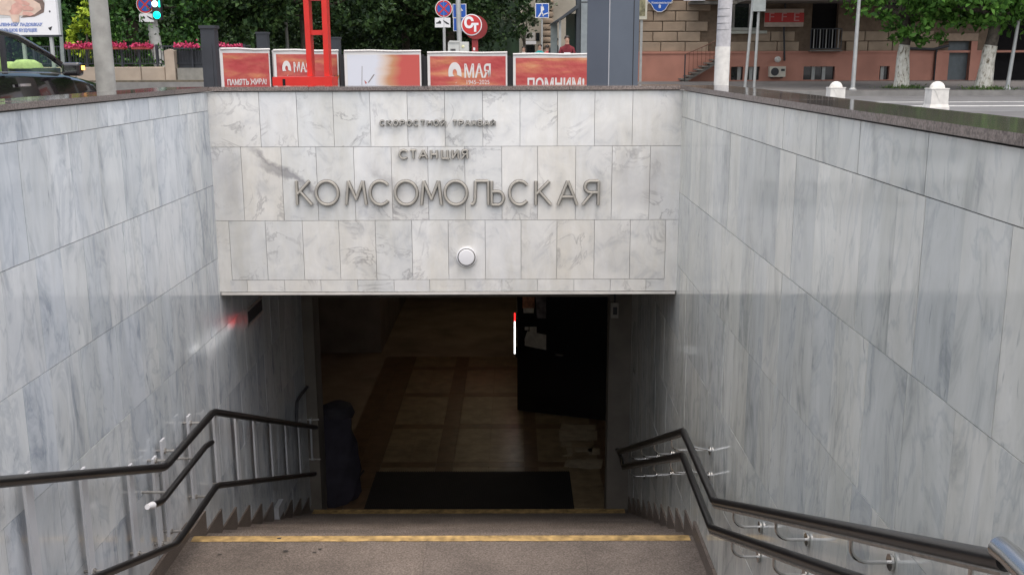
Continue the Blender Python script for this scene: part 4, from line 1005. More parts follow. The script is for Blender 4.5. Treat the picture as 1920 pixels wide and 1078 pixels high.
tree('street_tree', 'street tree with leaning whitewashed trunk at the right edge', (x,Yt2,.12), 3.2, .20,
     [(x-.6,Yt2-.5,2.9,1.5,1.4,1.1),(x+1.2,Yt2-.5,2.75,1.5,1.5,1.2),(x+2.2,Yt2-.5,3.2,1.5,1.5,1.5),(x-1.6,Yt2,3.3,1.3,1.5,1.0),(x+.3,Yt2,5.2,3.0,3.0,2.0),(x,Yt2+6,6.0,3.2,3.8,1.9)], 22000, .20, LEAF_ST, 12, white=1.3, group='whitewashed street trees before the tan building', lean=.10)  # high rear blob is unseen crown, added to shade the facade
GRASS = leafmat('grass', (.03,.08,.015), (.07,.14,.03), (.16,.20,.07))
for px, Yq_, s in ((1690,Yt1,1), (1845,Yt2,2)):
    rg = np.random.default_rng(s); c = atY(px,165,Yq_); n = 500
    tag(leafcloud('grass', GRASS, None, np.c_[rg.normal(c.x,.30,n), rg.normal(Yq_-.2,.30,n), .12+np.abs(rg.normal(0,.04,n))], .10, s, -1.5, .25), kind='stuff')
# park trees
park = [(-27.5,47,'dark park tree behind the billboard',LEAF_DK),(-21.5,44,'park tree with low branches behind the traffic pole',LEAF_MD),(-16.8,46,'leafy park tree right of the green traffic light',LEAF_MD),
        (-12.6,52,'park tree with grey trunk above the leftmost poster stand',LEAF_DK),(-9.6,48,'park tree with forked pale trunk left of the red frame',LEAF_DK),(-5.8,56,'dark park tree right of the red frame',LEAF_DK),
        (-4.6,62,'dark park tree behind the no-stopping sign',LEAF_DK),(-3.3,54,'dark park tree right of the round red sign',LEAF_DK)]
for i, (x, Y, lab, mt) in enumerate(park):
    rg = random.Random(i+40)
    bl = [(x+rg.uniform(-1,1),Y-1.5,5.2,3.4,3.0,2.4),(x-2.3,Y-1,3.4+rg.uniform(-.4,.4),2.0,2.0,1.6),(x+2.2,Y-.5,3.5+rg.uniform(-.4,.4),2.0,2.0,1.6),(x,Y+1,7.5,4.0,3.6,2.6),(x+rg.uniform(-.8,.8),Y-2.2,3.9,1.6,1.6,1.3)]
    tree('park_tree', lab, (x,Y,.36), 5.0, rg.uniform(.22,.34), bl, 14000, .25, mt, 60+i, group='trees in the park')
# shrub understorey that closes the view under the crowns
rg = np.random.default_rng(5); P = []
for k in range(150):
    cx, cy = rg.uniform(-34, -1.6), rg.uniform(56, 74); s = rg.uniform(.8,1.7)
    P.append(rg.normal(size=(260,3))*np.array([.7,.6,.55])*s+np.array([cx,cy,rg.uniform(.6,4.6)]))
tag(leafcloud('undergrowth', LEAF_DK, None, np.concatenate(P), .32, 5, .4), kind='stuff')
P = []
for k in range(60):
    cx, cy = rg.uniform(-30,-13.5), rg.uniform(41.5,47); P.append(rg.normal(size=(230,3))*np.array([.6,.5,.5])+np.array([cx,cy,rg.uniform(.5,2.6)]))
tag(leafcloud('hedge_foliage', LEAF_MD, None, np.concatenate(P), .18, 6, .4), kind='stuff')
wood = MB().box(-90, 30, 96, 97, -1, 16)
tag(wood.build('far_wood', simple('far_wood_green',(.012,.026,.012),1,var=.7,scale=.8)), kind='stuff')
# bright shrub
c = atY(157,72,41); bs = thing('bright_shrub', 'bright yellow-green shrub beside the leaning concrete pole', 'shrub', (c.x, 41, .36))
MB().tube([(c.x,41,.3),(c.x+.1,41,1.6),(c.x+.2,41,2.6)], [.07,.05,.02], 7).build('stem', BARK, bs, smooth=True)
crown('foliage', LEAF_YL, bs, [(c.x,41,1.9,.72,.6,.65),(c.x+.3,41,2.7,.55,.5,.6),(c.x+.45,41,3.3,.35,.4,.4)], 1500, .17, 77, .2)
# thin pale park lamp-post and bare trunks between trees
a, c = atY(540,95,50), atY(540,27,50)
t = thing('park_pole', 'thin pale pole standing among the park trees', 'pole', (a.x, 50, .36)); MB().tube([(a.x,50,.36),(a.x-.03,50,c.z)], .08, 8).build('shaft', POLEG, t, smooth=True)
MB().lathe([(.12,0),(.12,.05),(.08,.1)], (a.x,50,.36), 8).build('foot', POLEG, t)

# ---- tan building on the right
FY = 45.0
zq = lambda py: zY(1290, py, FY); xq = lambda px: atY(px, 100, FY).x
DARKVOID = simple('dark_interior', (.010,.009,.010), .8, spec=.1)
bd = thing('tan_building', 'tan stone building with salmon plinth across the street', 'building', (xq(1500), FY, 0))
X0, X1 = xq(1197), xq(2150); ZP = zq(98)
def wall_open(x0, x1, z0, z1, y0, y1, ops):
    xs_ = sorted({x0,x1,*[v for o_ in ops for v in o_[:2]]}); zs_ = sorted({z0,z1,*[v for o_ in ops for v in o_[2:]]}); b = MB()
    for a, c in zip(xs_[:-1], xs_[1:]):
        run = None
        for e, f in zip(zs_[:-1], zs_[1:]):
            hole = any(o_[0]-1e-6 <= a and c <= o_[1]+1e-6 and o_[2]-1e-6 <= e and f <= o_[3]+1e-6 for o_ in ops)
            if hole:
                if run: b.box(a,c,y0,y1,run[0],run[1]); run = None
            else: run = [run[0] if run else e, f]
        if run: b.box(a,c,y0,y1,run[0],run[1])
    return b
bw = [(xq(a),xq(c),zq(e),zq(f)) for a,c,e,f in ((1371,1394,151,126),(1401,1425,151,126),(1507,1566,151,126),(1650,1668,151,126))]
door_o = (xq(1778),xq(1816),.13,zq(80))
wall_open(X0-.05, xq(1858), .1, ZP, FY-.12, FY+.3, bw+[(door_o[0],door_o[1],.13,ZP)]).build('plinth', SALMON, bd)
MB().box(xq(2000), X1, FY-.12, FY+.3, .1, ZP).build('plinth', SALMON, bd)
MB().box(X0-.05, X1, FY-.16, FY-.121, ZP-.07, ZP+.02).build('plinth_ledge', SALMON, bd)
for i, o_ in enumerate(bw):
    MB().box(o_[0], o_[1], FY+.05, FY+.09, o_[2], o_[3]).build('basement_window', DARKGLASS, bd)
    nb = 3 if i == 2 else 2
    for k in range(nb-1 if i==2 else 1):
        x = o_[0]+(o_[1]-o_[0])*((k+1)/nb if i == 2 else (.7 if i == 0 else .35)); MB().box(x-.07, x+.07, FY-.02, FY+.049, o_[2], o_[3]).build('mullion', simple('mullion_grey',(.33,.34,.33),.7), bd)
win = [(xq(1368),xq(1424),zq(58),zq(-40)), (xq(1519),xq(1568),zq(92),zq(-10)), (xq(1640),xq(1700),zq(40),zq(-60)), (door_o[0],door_o[1],ZP-.1,door_o[3]), (xq(1858),xq(2000),.0,zq(20)), (xq(1347),xq(1366),zq(100),zq(8))]
ZT = zq(98)+.468*30
wall_open(X0, X1, ZP, ZT, FY+.04, FY+.4, [(a,c,max(e,ZP),f) for a,c,e,f in win]).build('wall', STONEJ, bd)
me_b = MB().cbox(-.5,.5,-.5,.5,-.5,.5,.07).mesh('stone_block', STONE)
rowh = (zq(79)-zq(98))
for r in range(8):
    z0 = ZP+.02+r*rowh; z1 = z0+rowh-.035; x = X0 - (.0 if r % 2 == 0 else .0); first = True
    while x < xq(1760):
        w = random.choice([1.0,1.05,.95]) if not (first and r % 2) else .6
        first = False; xe = x+w
        if x > xq(1368) and r > 1: x = xe; continue
        if not any(a-.05 < xe and c+.05 > x and e-.05 < z1 and f+.05 > z0 for a,c,e,f in win):
            inst(me_b, 'stone_block', bd, Matrix.Translation(((x+xe)/2, FY+.02, (z0+z1)/2)) @ Matrix.Diagonal((xe-x-.04, .14, z1-z0, 1)))
        x = xe
for i, (a,c,e,f) in enumerate(win):
    if i in (3,): continue
    MB().box(a, c, FY+.30, FY+.34, max(e,.1), f).build('window', DARKVOID if i in (1,4,5) else DARKGLASS, bd)
a, c = win[0][0], win[0][1]; MB().box(a-.1, c+.25, FY-.14, FY+.04, win[0][2]-.14, win[0][2]-.02).build('window_sill', simple('sill_pale',(.42,.43,.38),.7), bd)
FRM = simple('frame_grey',(.28,.28,.27),.6)
MB().box(a+.75*(c-a)*.9-.06, a+.75*(c-a)*.9+.06, FY+.22, FY+.299, win[0][2], win[0][3]).build('window_frame', FRM, bd)
MB().box(a+.1, a+.2, FY+.22, FY+.299, win[0][2], win[0][3]).build('window_frame', FRM, bd)
MB().box(a, c, FY+.2, FY+.298, win[0][2], win[0][2]+.12).build('window_frame', simple('frame_white',(.5,.52,.48),.6), bd)
# balcony rail in front of the french window, stone balustrade strip
def bal(x0, x1, z0, z1, Y, n):
    g_ = thing('balcony_railing', 'dark iron balcony railing in front of the tall black window', 'railing', ((x0+x1)/2, Y, z0))
    for z in (z0+.05, z1): MB().box(x0, x1, Y-.02, Y+.02, z-.02, z+.02).build('rail', DARKPOST, g_)
    for i in range(n): x = x0+(x1-x0)*i/(n-1); MB().box(x-.018, x+.018, Y-.015, Y+.015, z0+.07, z1-.02).build('baluster', FRM if i%2 else DARKPOST, g_)
bal(xq(1515), xq(1572), zq(95), zq(56), FY-.3, 11)
MB().box(xq(1513), xq(1574), FY-.42, FY-.121, zq(98), zq(95.5)).build('balcony_slab', CONC_D, bd)
# grey door with surround and steps
DOORG = simple('grey_door',(.085,.105,.115),.55)
MB().box(door_o[0], door_o[1], FY+.05, FY+.10, .12, door_o[3]).build('door', DOORG, bd)
DF = simple('door_surround',(.30,.22,.16),.8)
MB().box(door_o[0]-.45, door_o[1]+.25, FY-.25, FY-.165, door_o[3]+.02, door_o[3]+.32).build('door_hood', DF, bd)
MB().box(door_o[1]+.001, door_o[1]+.26, FY-.22, FY-.121, .12, door_o[3]).build('door_pilaster', SALMON, bd)
MB().box(door_o[0]-.60, door_o[0]-.35, FY-.28, FY-.121, .12, door_o[3]-.45).build('door_pilaster', SALMON, bd)
MB().tube([(xq(1700),FY-.25,zq(93)),(xq(1745),FY-.27,zq(95)),(door_o[0]-.1,FY-.25,zq(88))], .06, 8).build('pipe', INK, bd)
MB().tube([(xq(1752),FY-.22,.12),(xq(1752),FY-.22,zq(95))], .05, 8).build('drain_pipe', INK, bd)
MB().tube([(xq(1470),FY-.16,zq(115)),(xq(1466),FY-.15,zq(60)),(xq(1466),FY-.15,zq(-60))], .04, 8).build('drain_pipe', INK, bd)
MB().box(xq(1287), xq(1372), FY-.75, FY+.03, zq(10), zq(10)+.12).build('canopy', CONC_D, bd)
MB().box(xq(1373), X1, FY-2.3, FY+.03, zq(8), zq(8)+.3).build('upper_balcony', CONC_D, bd)
MB().box(xq(1373), X1, FY-2.3, FY-2.2, zq(8)+.301, zq(8)+1.3).build('balcony_parapet', STONEJ, bd)
# white sign boards over the canopy
for a, c, py in ((1273,1312,4),(1320,1345,2)):
    MB().box(xq(a), xq(c), FY-.85, FY-.76, zq(py), zq(py)+1.2).build('sign_board', SIGNWHITE, bd)
MB().box(X0-.15, X1, FY-.1, FY+.5, ZT, ZT+.5).build('cornice', STONEJ, bd)
MB().box(X0, X1, FY+.5, FY+9, .0, ZT).build('wing', STONEJ, bd)
# little lamp and air conditioner
p = atY(1455,112,FY); MB().lathe([(.03,0),(.12,-.06),(.13,-.22),(.05,-.3)], (p.x,FY-.12,p.z), 12, 'y').build('floodlight', WHITEPAINT, bd)
p = atY(1458,135,FY-.4)
ac = thing('air_conditioner', 'air conditioner unit low on the salmon plinth', 'air conditioner', (p.x, FY-.3, p.z-.3))
w, h = .34, .22
MB().box(p.x-w, p.x+w, FY-.42, FY-.14, p.z-h, p.z+h).build('casing', simple('ac_pale',(.50,.47,.40),.5), ac)
MB().lathe([(.17,0),(.17,-.012),(.04,-.016)], (p.x-.12,FY-.421,p.z), 18, 'y').build('fan_grille', INK, ac)
MB().box(p.x+.14, p.x+.30, FY-.425, FY-.4205, p.z+.02, p.z+.12).build('label_plate', INK, ac)
for s in (-1,1): MB().box(p.x+s*.22-.02, p.x+s*.22+.02, FY-.40, FY-.122, p.z-h-.05, p.z-h-.001).build('bracket', INK, ac)
# iron stair against the plinth
si = thing('outside_stair', 'dark outside stair with thin handrail climbing the salmon plinth', 'stairs', (xq(1310), FY-.6, .12))
ns = 8; sx0, sx1 = xq(1272), xq(1346); szt = zq(106)
for i in range(ns):
    x = sx0+(sx1-sx0)*i/ns; z = .12+(szt-.12)*(i+1)/ns; MB().box(x, x+(sx1-sx0)/ns+.08, FY-1.0, FY-.18, z-.06, z).build('tread', CONC_D, si)
for y in (FY-.95, FY-.25):
    MB().prism([(sx0,.12),(sx0+.25,.12),(sx1,szt-.2),(sx1,szt-.07),(sx0+.1,.16)], lambda p: (p[0],y,p[1]), lambda p: (p[0],y+.05,p[1])).build('stringer', CONC_D, si)
hx, hz = xq(1278), zq(103)
MB().box(hx-.025, hx+.025, FY-1.0, FY-.95, .12, hz).build('newel_post', INK, si)
RUST = simple('brown_rail',(.12,.05,.03),.6)
e = (xq(1346), FY-.975, zq(73))
MB().tube([(hx,FY-.975,hz),e], .022, 6).build('handrail', RUST, si)
for i in range(1,9):
    k = i/9; x = hx+(e[0]-hx)*k; zt_ = hz+(e[2]-hz)*k; MB().tube([(x,FY-.975,.14+(szt-.12)*k),(x,FY-.975,zt_)], .010, 5).build('baluster', RUST, si)
# blue street plaque
a, c = atY(1215,2,FY-.14), atY(1259,22,FY-.14); w = c.x-a.x; cx = (a.x+c.x)/2; zt = zY(1237,-4,FY-.14); zb = zY(1237,22,FY-.14)
t = thing('street_plaque', 'blue street name plaque with rounded bottom on the tan stone corner', 'sign', (cx, FY-.14, zb))
sh = [(-.5,1),(-.5,.72),(-.36,.55),(-.22,.15),(-.08,.0),(.08,.0),(.22,.15),(.36,.55),(.5,.72),(.5,1)]
MB().prism([(x*1.08,(y-.5)*1.10+.5) for x,y in sh], lambda p: (cx+p[0]*w, FY-.15, zb+p[1]*(zt-zb)), lambda p: (cx+p[0]*w, FY-.10, zb+p[1]*(zt-zb))).build('rim', SIGNWHITE, t)
MB().prism(sh, lambda p: (cx+p[0]*w, FY-.153, zb+p[1]*(zt-zb)), lambda p: (cx+p[0]*w, FY-.151, zb+p[1]*(zt-zb))).build('blue_plate', SIGNBLUE, t)
text('ул. Комсомольская', .12, SIGNWHITE, t, face((cx,FY-.156,zY(1237,6,FY-.15))), bold=.002, squeeze=.95); text('8', .20, SIGNWHITE, t, face((cx,FY-.156,zY(1237,13,FY-.15))), bold=.006)
# white-framed picture at the building corner
a, c = atY(1194,37,FY-.6), atY(1214,-20,FY-.6)
t = thing('framed_picture', 'tall white-framed picture panel at the left corner of the tan building', 'picture', ((a.x+c.x)/2, FY-.6, 0))
MB().box(a.x, c.x, FY-.66, FY-.6, a.z, c.z).build('frame', simple('cream',(.60,.58,.48),.6), t); MB().box(a.x+.08, c.x-.08, FY-.666, FY-.661, a.z+.13, c.z-.1).build('picture', simple('pict_olive',(.18,.17,.10),.6,var=1.2,scale=4), t)
MB().box((a.x+c.x)/2-.05, (a.x+c.x)/2+.05, FY-.60, FY-.54, .12, a.z).build('post', POLEG, t)
# red shop banner
a, c = atY(1433,51,FY-.2), atY(1508,17,FY-.2)
t = thing('shop_banner', 'red and white shop banner above the stone balustrade', 'banner', ((a.x+c.x)/2, FY-.2, a.z))
H_ = c.z-a.z
MB().box(a.x, c.x, FY-.20, FY-.13, a.z, c.z).build('board', simple('banner_pale',(.45,.36,.30),.6), t); MB().box(a.x+.005, c.x+.01, FY-.206, FY-.2005, a.z+.25*H_, c.z-.22*H_).build('red_field', SIGNRED, t)
for k, ch in enumerate('FFE'):
    x = a.x+(c.x-a.x)*(.17+.32*k); text(ch, .50, simple('banner_pink',(.55,.25,.25)), t, face((x,FY-.209,a.z+.52*H_)), squeeze=1.15)
text('XXXX        XXX', .13, SIGNRED, t, face(((a.x+c.x)/2,FY-.203,a.z+.13*H_))) if False else None

# ---- poles and bollards on the right
Yw = 24; x = atY(1353,140,Yw).x; zw = zY(1353,88,Yw)
t = thing('lamp_pole', 'thick pale pole with a white painted band by the right coping corner', 'pole', (x, Yw, 0))
tilt = (atY(1359,0,Yw).x-x)/(zY(1359,0,Yw)-zw)
PALE = simple('pale_pole',(.46,.45,.46),.7,var=.16,scale=9)
MB().tube([(x,Yw,0),(x+tilt*6+.02,Yw,6)], [.165,.158], 20).build('shaft', PALE, t, smooth=True)
MB().tube([(x-.001,Yw,.0),(x+.005,Yw,zw)], [.172,.170], 20).build('white_band', WHITEPAINT, t, smooth=True)
for pz, w in ((18,.12),(32,.10),(45,.13),(57,.09)):
    q = zY(1355,pz,Yw); MB().lathe([(.166,q),(.166,q+.012)], (x+tilt*q,Yw,0), 20).build('tie_wire', simple('wire_grey',(.2,.2,.2),.6), t)
Yx = 34
t = thing('board_stand', 'pair of thin grey posts carrying the back of a sign board', 'sign', (atY(1415,120,Yx).x, Yx, .12))
for (pb, pt_) in (((1397,158),(1412,0)),((1414,158),(1424,0))):
    a, c = atY(*pb,Yx), atY(*pt_,Yx); a.z = .12; MB().tube([a, c, extend(a,c,1.6)], .048, 8).build('post', POLEG, t, smooth=True)
a, c = atY(1411,22,Yx-.1), atY(1438,-40,Yx-.1); MB().box(a.x, c.x, Yx-.12, Yx-.07, a.z, c.z).build('board', simple('board_back',(.36,.39,.38),.6), t)
a, c = atY(1404,40,Yx-.1), atY(1411,20,Yx-.1)
Yn_ = 30.5; a, c = atY(1599,165,Yn_), atY(1611,0,Yn_)
t = thing('thin_pole', 'thin pale pole on the far pavement beside the left bollard', 'pole', (a.x, Yn_, .12)); a.z = .12
MB().tube([a, c, extend(a,c,2)], [.065,.05,.04], 10).build('shaft', POLEG, t, smooth=True); MB().lathe([(.11,.0),(.11,.03),(.07,.07)], (a.x,Yn_,.12), 10).build('foot', POLEG, t)
a, c = atY(1888,168,Yn_), atY(1903,80,Yn_)
t = thing('thin_pole', 'thin grey pole at the right edge beside the leaning tree', 'pole', (a.x, Yn_, .12)); a.z = .12
MB().tube([a, c, extend(a,c,2.5)], [.06,.05,.04], 10).build('shaft', POLEG, t, smooth=True); MB().lathe([(.11,.0),(.11,.03),(.07,.07)], (a.x,Yn_,.12), 10).build('foot', POLEG, t)
def bollard(px, Y, pyt, label, w):
    x = atY(px,170,Y).x; zt = zY(px,pyt,Y)
    t = thing('bollard', label, 'bollard', (x, Y, 0), 'white round-topped bollards by the road')
    h = zt-w*.37; b = MB(); v = []
    prof = [(w*.54,0),(w*.54,.06),(w*.48,.12),(w*.47,h-.03),(w*.50,h-.02),(w*.50,h)]
    for r_, z in prof: v += [(x-r_,Y-r_,z),(x+r_,Y-r_,z),(x+r_,Y+r_,z),(x-r_,Y+r_,z)]
    b.add(v, [(3,2,1,0)]+[(i*4+j,i*4+(j+1)%4,i*4+4+(j+1)%4,i*4+4+j) for i in range(len(prof)-1) for j in range(4)]+[tuple(range(len(v)-4,len(v)))])
    b.build('base_block', WHITEPAINT, t)
    MB().prism([(-.3*w,h*.92),(.3*w,h*.92),(0,.16)], lambda p: (x+p[0],Y-w*.475-.006,p[1]), lambda p: (x+p[0],Y-w*.475+.02,p[1])).build('wedge', WHITEPAINT, t)
    MB().lathe([(w*.40*math.cos(R(a_)), h+w*.37*math.sin(R(a_))) for a_ in range(0,90,10)]+[(.005,zt)], (x,Y,0), 22).build('dome', WHITEPAINT, t, smooth=True)
bollard(1567, 23.6, 153, 'white domed bollard half hidden by the coping, left of the pair', .355)
bollard(1757, 20.6, 153, 'white domed bollard standing clear of the coping, right of the pair', .36)

# ---- distant pavilion, building and people
PY = 34
GF = simple('pavilion_frame',(.035,.042,.05),.5); GL = simple('pavilion_light_frame',(.22,.25,.26),.5)
gp = thing('glass_pavilion', 'glass pavilion with dark frame and sloping canopy behind the grey column', 'building', (atY(1090,100,PY).x, PY, 0))
xa, xb, xc = XY(1062,PY), XY(1085,PY), XY(1140,PY)
MB().box(xa, xb, PY+.5, PY+.55, 0, zY(1075,25,PY)).build('pane', GREENGLASS, gp); MB().box(xb+.25, xc, PY+.1, PY+.15, 0, 5).build('pane', GREENGLASS, gp)
MB().box(XY(1080,PY), XY(1088,PY), PY, PY+.45, 0, 5).build('dark_post', GF, gp); MB().box(XY(1088.5,PY), XY(1100,PY), PY-.05, PY+.09, 0, 5).build('light_post', GL, gp)
MB().box(XY(1088.5,PY), XY(1100,PY), PY-.056, PY-.051, zY(1094,6,PY), zY(1094,4,PY)).build('joint', INK, gp)
q = [(XY(1033,PY), zY(1033,45,PY)), (XY(1052,PY), zY(1052,32,PY)), (XY(1083,PY), zY(1083,8,PY)), (XY(1083,PY), zY(1083,16,PY)), (XY(1052,PY), zY(1052,37,PY))]
MB().prism(q, lambda p: (p[0],PY-.3,p[1]), lambda p: (p[0],PY+3,p[1])).build('canopy', GF, gp)
MB().box(XY(1047.5,PY), XY(1052,PY), PY, PY+.15, 0, zY(1050,34,PY)).build('column', simple('white_col',(.40,.41,.39),.6), gp)
MB().box(XY(1034,PY), XY(1047,PY), PY+.9, PY+.95, 0, zY(1040,42,PY)).build('pane', simple('milky_glass',(.22,.25,.24),.3), gp)
BY = 72
fb = thing('far_building', 'distant cream building with rounded quoins between the trees and the pavilion', 'building', (XY(1020,BY), BY, 0))
CR = simple('cream_wall',(.36,.33,.27),.85,var=.2,scale=.8)
MB().box(XY(975,BY), XY(1080,BY), BY+.3, BY+12, 0, 18).build('wall', CR, fb)
for i in range(26):
    z = 1.0+i*.42; me = MB().lathe([(.0,.0),(.34,.03),(.40,.2),(.34,.36),(.0,.38)], (XY(1027,BY),BY+.25,z), 12); me.build('quoin', STONE, fb, smooth=True)
for px, py in ((1008,68),(985,30),(1004,30),(1008,5),(985,5)):
    a, c = atY(px-3,py+9,BY), atY(px+4,py-6,BY); f_ = MB().box(a.x, c.x, BY+.26, BY+.299, a.z, c.z).build('window', DARKGLASS, fb)
MB().box(XY(984,BY), XY(1003,BY), BY-.6, BY+.29, zY(990,77,BY), zY(990,62,BY)).build('porch_roof', simple('porch',(.40,.39,.36),.7), fb)
MB().box(XY(983,BY), XY(1005,BY), BY-.7, BY-.605, zY(990,84,BY), zY(990,78,BY)).build('shop_sign', SIGNWHITE, fb)
MB().box(XY(986,BY), XY(1003,BY), BY+.1, BY+.25, 0, zY(990,85,BY)).build('shop_window', DARKGLASS, fb)
tr = [(XY(985,66),66,4.6,1.6,1.5,2.4),(XY(972,66),66,3.2,1.3,1.3,1.4),(XY(1000,66),66,7,1.8,1.6,1.6)]
LEAF_GY = leafmat('leaf_grey', (.05,.07,.04), (.12,.14,.09), (.25,.26,.20))
tree('silver_tree', 'small silvery tree in front of the distant cream building', (XY(983,66),66,0), 3.2, .12, tr, 1300, .3, LEAF_GY, 99)

def person(label, px, Y, height, top, trousers=None, hair=HAIR, face_dir=180, group=None, arms=0, stride=.10):
    x = XY(px, Y); k = height/1.75
    t = thing('person', label, 'person', (x, Y, 0), group, local=True, rz=R(face_dir))
    V = [(0,0,.95),(0,.0,1.15),(0,.01,1.36),(0,.02,1.48),(0,.03,1.56),(0,.03,1.66),(0,.03,1.74)]
    Rr = [(.15,.11),(.135,.10),(.17,.105),(.075,.07),(.06,.06),(.085,.10),(.055,.06)]
    E = [(0,1),(1,2),(2,3),(3,4),(4,5),(5,6)]; mats_ = [0]
    def add(parent, co, r_): V.append(co); Rr.append(r_); E.append((parent, len(V)-1)); return len(V)-1
    for s in (-1,1):
        h = add(0, (s*.10,0,.88), (.095,.10)); kn = add(h, (s*.105,.03+s*stride*.5,.50), (.062,.065)); an = add(kn, (s*.105,s*stride-.02,.09), (.042,.045)); add(an, (s*.11,s*stride+.13,.03), (.035,.028))
        sh_ = add(2, (s*.19,.01,1.38), (.065,.065))
        if arms: el = add(sh_, (s*.25,.08,1.13), (.046,.046)); wr_ = add(el, (s*.08,.26,1.10), (.034,.034)); add(wr_, (s*.02,.28,1.12), (.032,.02))
        else: el = add(sh_, (s*.245,-.02,1.10), (.046,.046)); wr_ = add(el, (s*.25,.07,.86), (.034,.034)); add(wr_, (s*.245,.09,.77), (.036,.022))
    me = bpy.data.meshes.new('body'); me.from_pydata([Vector(v)*k for v in V], E, []); o = bpy.data.objects.new('body', me); COL.objects.link(o)
    md = o.modifiers.new('s','SKIN'); 
    for d, r_ in zip(me.skin_vertices[0].data, Rr): d.radius = (r_[0]*k, r_[1]*k)
    me.skin_vertices[0].data[0].use_root = True
    sb = o.modifiers.new('u','SUBSURF'); sb.levels = 1; sb.render_levels = 1
    dg = bpy.context.evaluated_depsgraph_get(); dg.update(); m2 = bpy.data.meshes.new_from_object(o.evaluated_get(dg)); bpy.data.objects.remove(o)
    m2.materials.clear()
    for mt in (top, trousers or JEANS, SKIN, INK): m2.materials.append(mt)
    for pl in m2.polygons:
        c = pl.center/k; pl.use_smooth = True
        pl.material_index = 2 if c.z > 1.49 or (c.z < .84 and abs(c.x) > .2) else (3 if c.z < .07 else (1 if c.z < .93 else 0))
    o = bpy.data.objects.new('body', m2); COL.objects.link(o); o.parent = t
    b = MB(); hc = Vector((0,.015,1.69))*k                      # hair cap
    for i in range(7):
        for j in range(14):
            th, ph = i/6*R(105), j/14*6.283; fr = max(0, math.sin(ph)); th *= (1-.35*fr)
            b.v.append((hc.x+.092*k*math.sin(th)*math.cos(ph), hc.y+.108*k*math.sin(th)*math.sin(ph), hc.z+.10*k*math.cos(th)))
    for i in range(6):
        for j in range(14): b.f.append((i*14+j,i*14+(j+1)%14,(i+1)*14+(j+1)%14,(i+1)*14+j)); b.mi.append(0)
    b.build('hair', hair, t, smooth=True)
    b = MB()
    for s in (-1,1): b.lathe([(.010*k,0),(.008*k,.006*k)], (s*.032*k, .126*k, 1.665*k), 6, 'y')
    b.build('eyes', INK, t); MB().add([Vector(q)*k for q in ((-.012,.12,1.63),(.012,.12,1.63),(0,.15,1.635),(0,.125,1.665))], [(0,1,2),(1,3,2),(0,2,3),(0,3,1)]).build('nose', SKIN, t)
    MB().box(-.02*k,.02*k,.118*k,.127*k,1.60*k,1.607*k).build('mouth', simple('lips',(.3,.1,.09)), t)
    return t
cloth = lambda n, c: simple(n, c, .85, var=.15, scale=20)
GP = None
person('person in a pale top with dark hair, farthest left of the walkers', 982, 44, 1.58, cloth('pale_top',(.5,.48,.46)))
person('person in a turquoise top with dark hair', 1012, 41, 1.62, cloth('teal_top',(.02,.33,.33)))
person('person in a coral red top beside a dark coat', 1026, 39, 1.56, cloth('coral_top',(.52,.10,.10)), face_dir=0)
person('person in a dark coat next to the white canopy column', 1042, 37, 1.78, cloth('dark_coat',(.035,.028,.028)), face_dir=170)
person('person in a dark red top with white print before the glass', 1063, 33, 1.74, cloth('dark_red_top',(.14,.012,.02)), face_dir=180, arms=1)
pr = bpy.data.objects['person.004']; MB().box(-.10,.10,.115,.122,1.20,1.25).build('shirt_print', SIGNWHITE, pr)

# ---- dark car on the left
CARB = simple('black_car_paint',(.010,.008,.010),.12,var=.05,coat=1.0); CHR = simple('car_chrome',(.6,.6,.6),.15,1); TYRE = simple('tyre',(.015,.015,.015),.9)
Ycar = 12.6; pm = atY(135,131,Ycar); ca = -R(8)
car = thing('parked_car', 'black car with a lit orange mirror lamp beyond the left coping', 'car', (0,0,0), local=True, rz=ca)
mloc = Matrix.Rotation(ca,4,'Z') @ Vector((.98,.80,0)); car.location = (pm.x-mloc.x, pm.y-mloc.y, 0)
zm = pm.z; dz = zm-.98
st_ = [(-2.15,.45,.78,.66),(-2.0,.30,.92,.80),(-1.3,.26,.97,.87),(0,.24,.95,.89),(.9,.24,.92,.885),(1.25,.25,.88,.87),(1.75,.26,.80,.82),(2.05,.30,.70,.70),(2.18,.40,.58,.52)]
b = MB(); n = 0
for (y,z0,z1,hw) in st_:
    zc_ = (z0+z1)/2
    ring = [(-hw*.86,z0),(-hw,z0+.12),(-hw*1.0,zc_+.05),(-hw*.955,z1-.05),(-hw*.88,z1),(-hw*.4,z1+.035),(hw*.4,z1+.035),(hw*.88,z1),(hw*.955,z1-.05),(hw,zc_+.05),(hw,z0+.12),(hw*.86,z0)]
    b.v += [(x,y,z+dz) for x,z in ring]
for i in range(len(st_)-1):
    for j in range(12): b.f.append((i*12+j,i*12+(j+1)%12,(i+1)*12+(j+1)%12,(i+1)*12+j)); b.mi.append(0)
b.f += [tuple(range(12)), tuple(range((len(st_)-1)*12, len(st_)*12))]; b.mi += [0,0]
b.build('body', CARB, car, smooth=True)
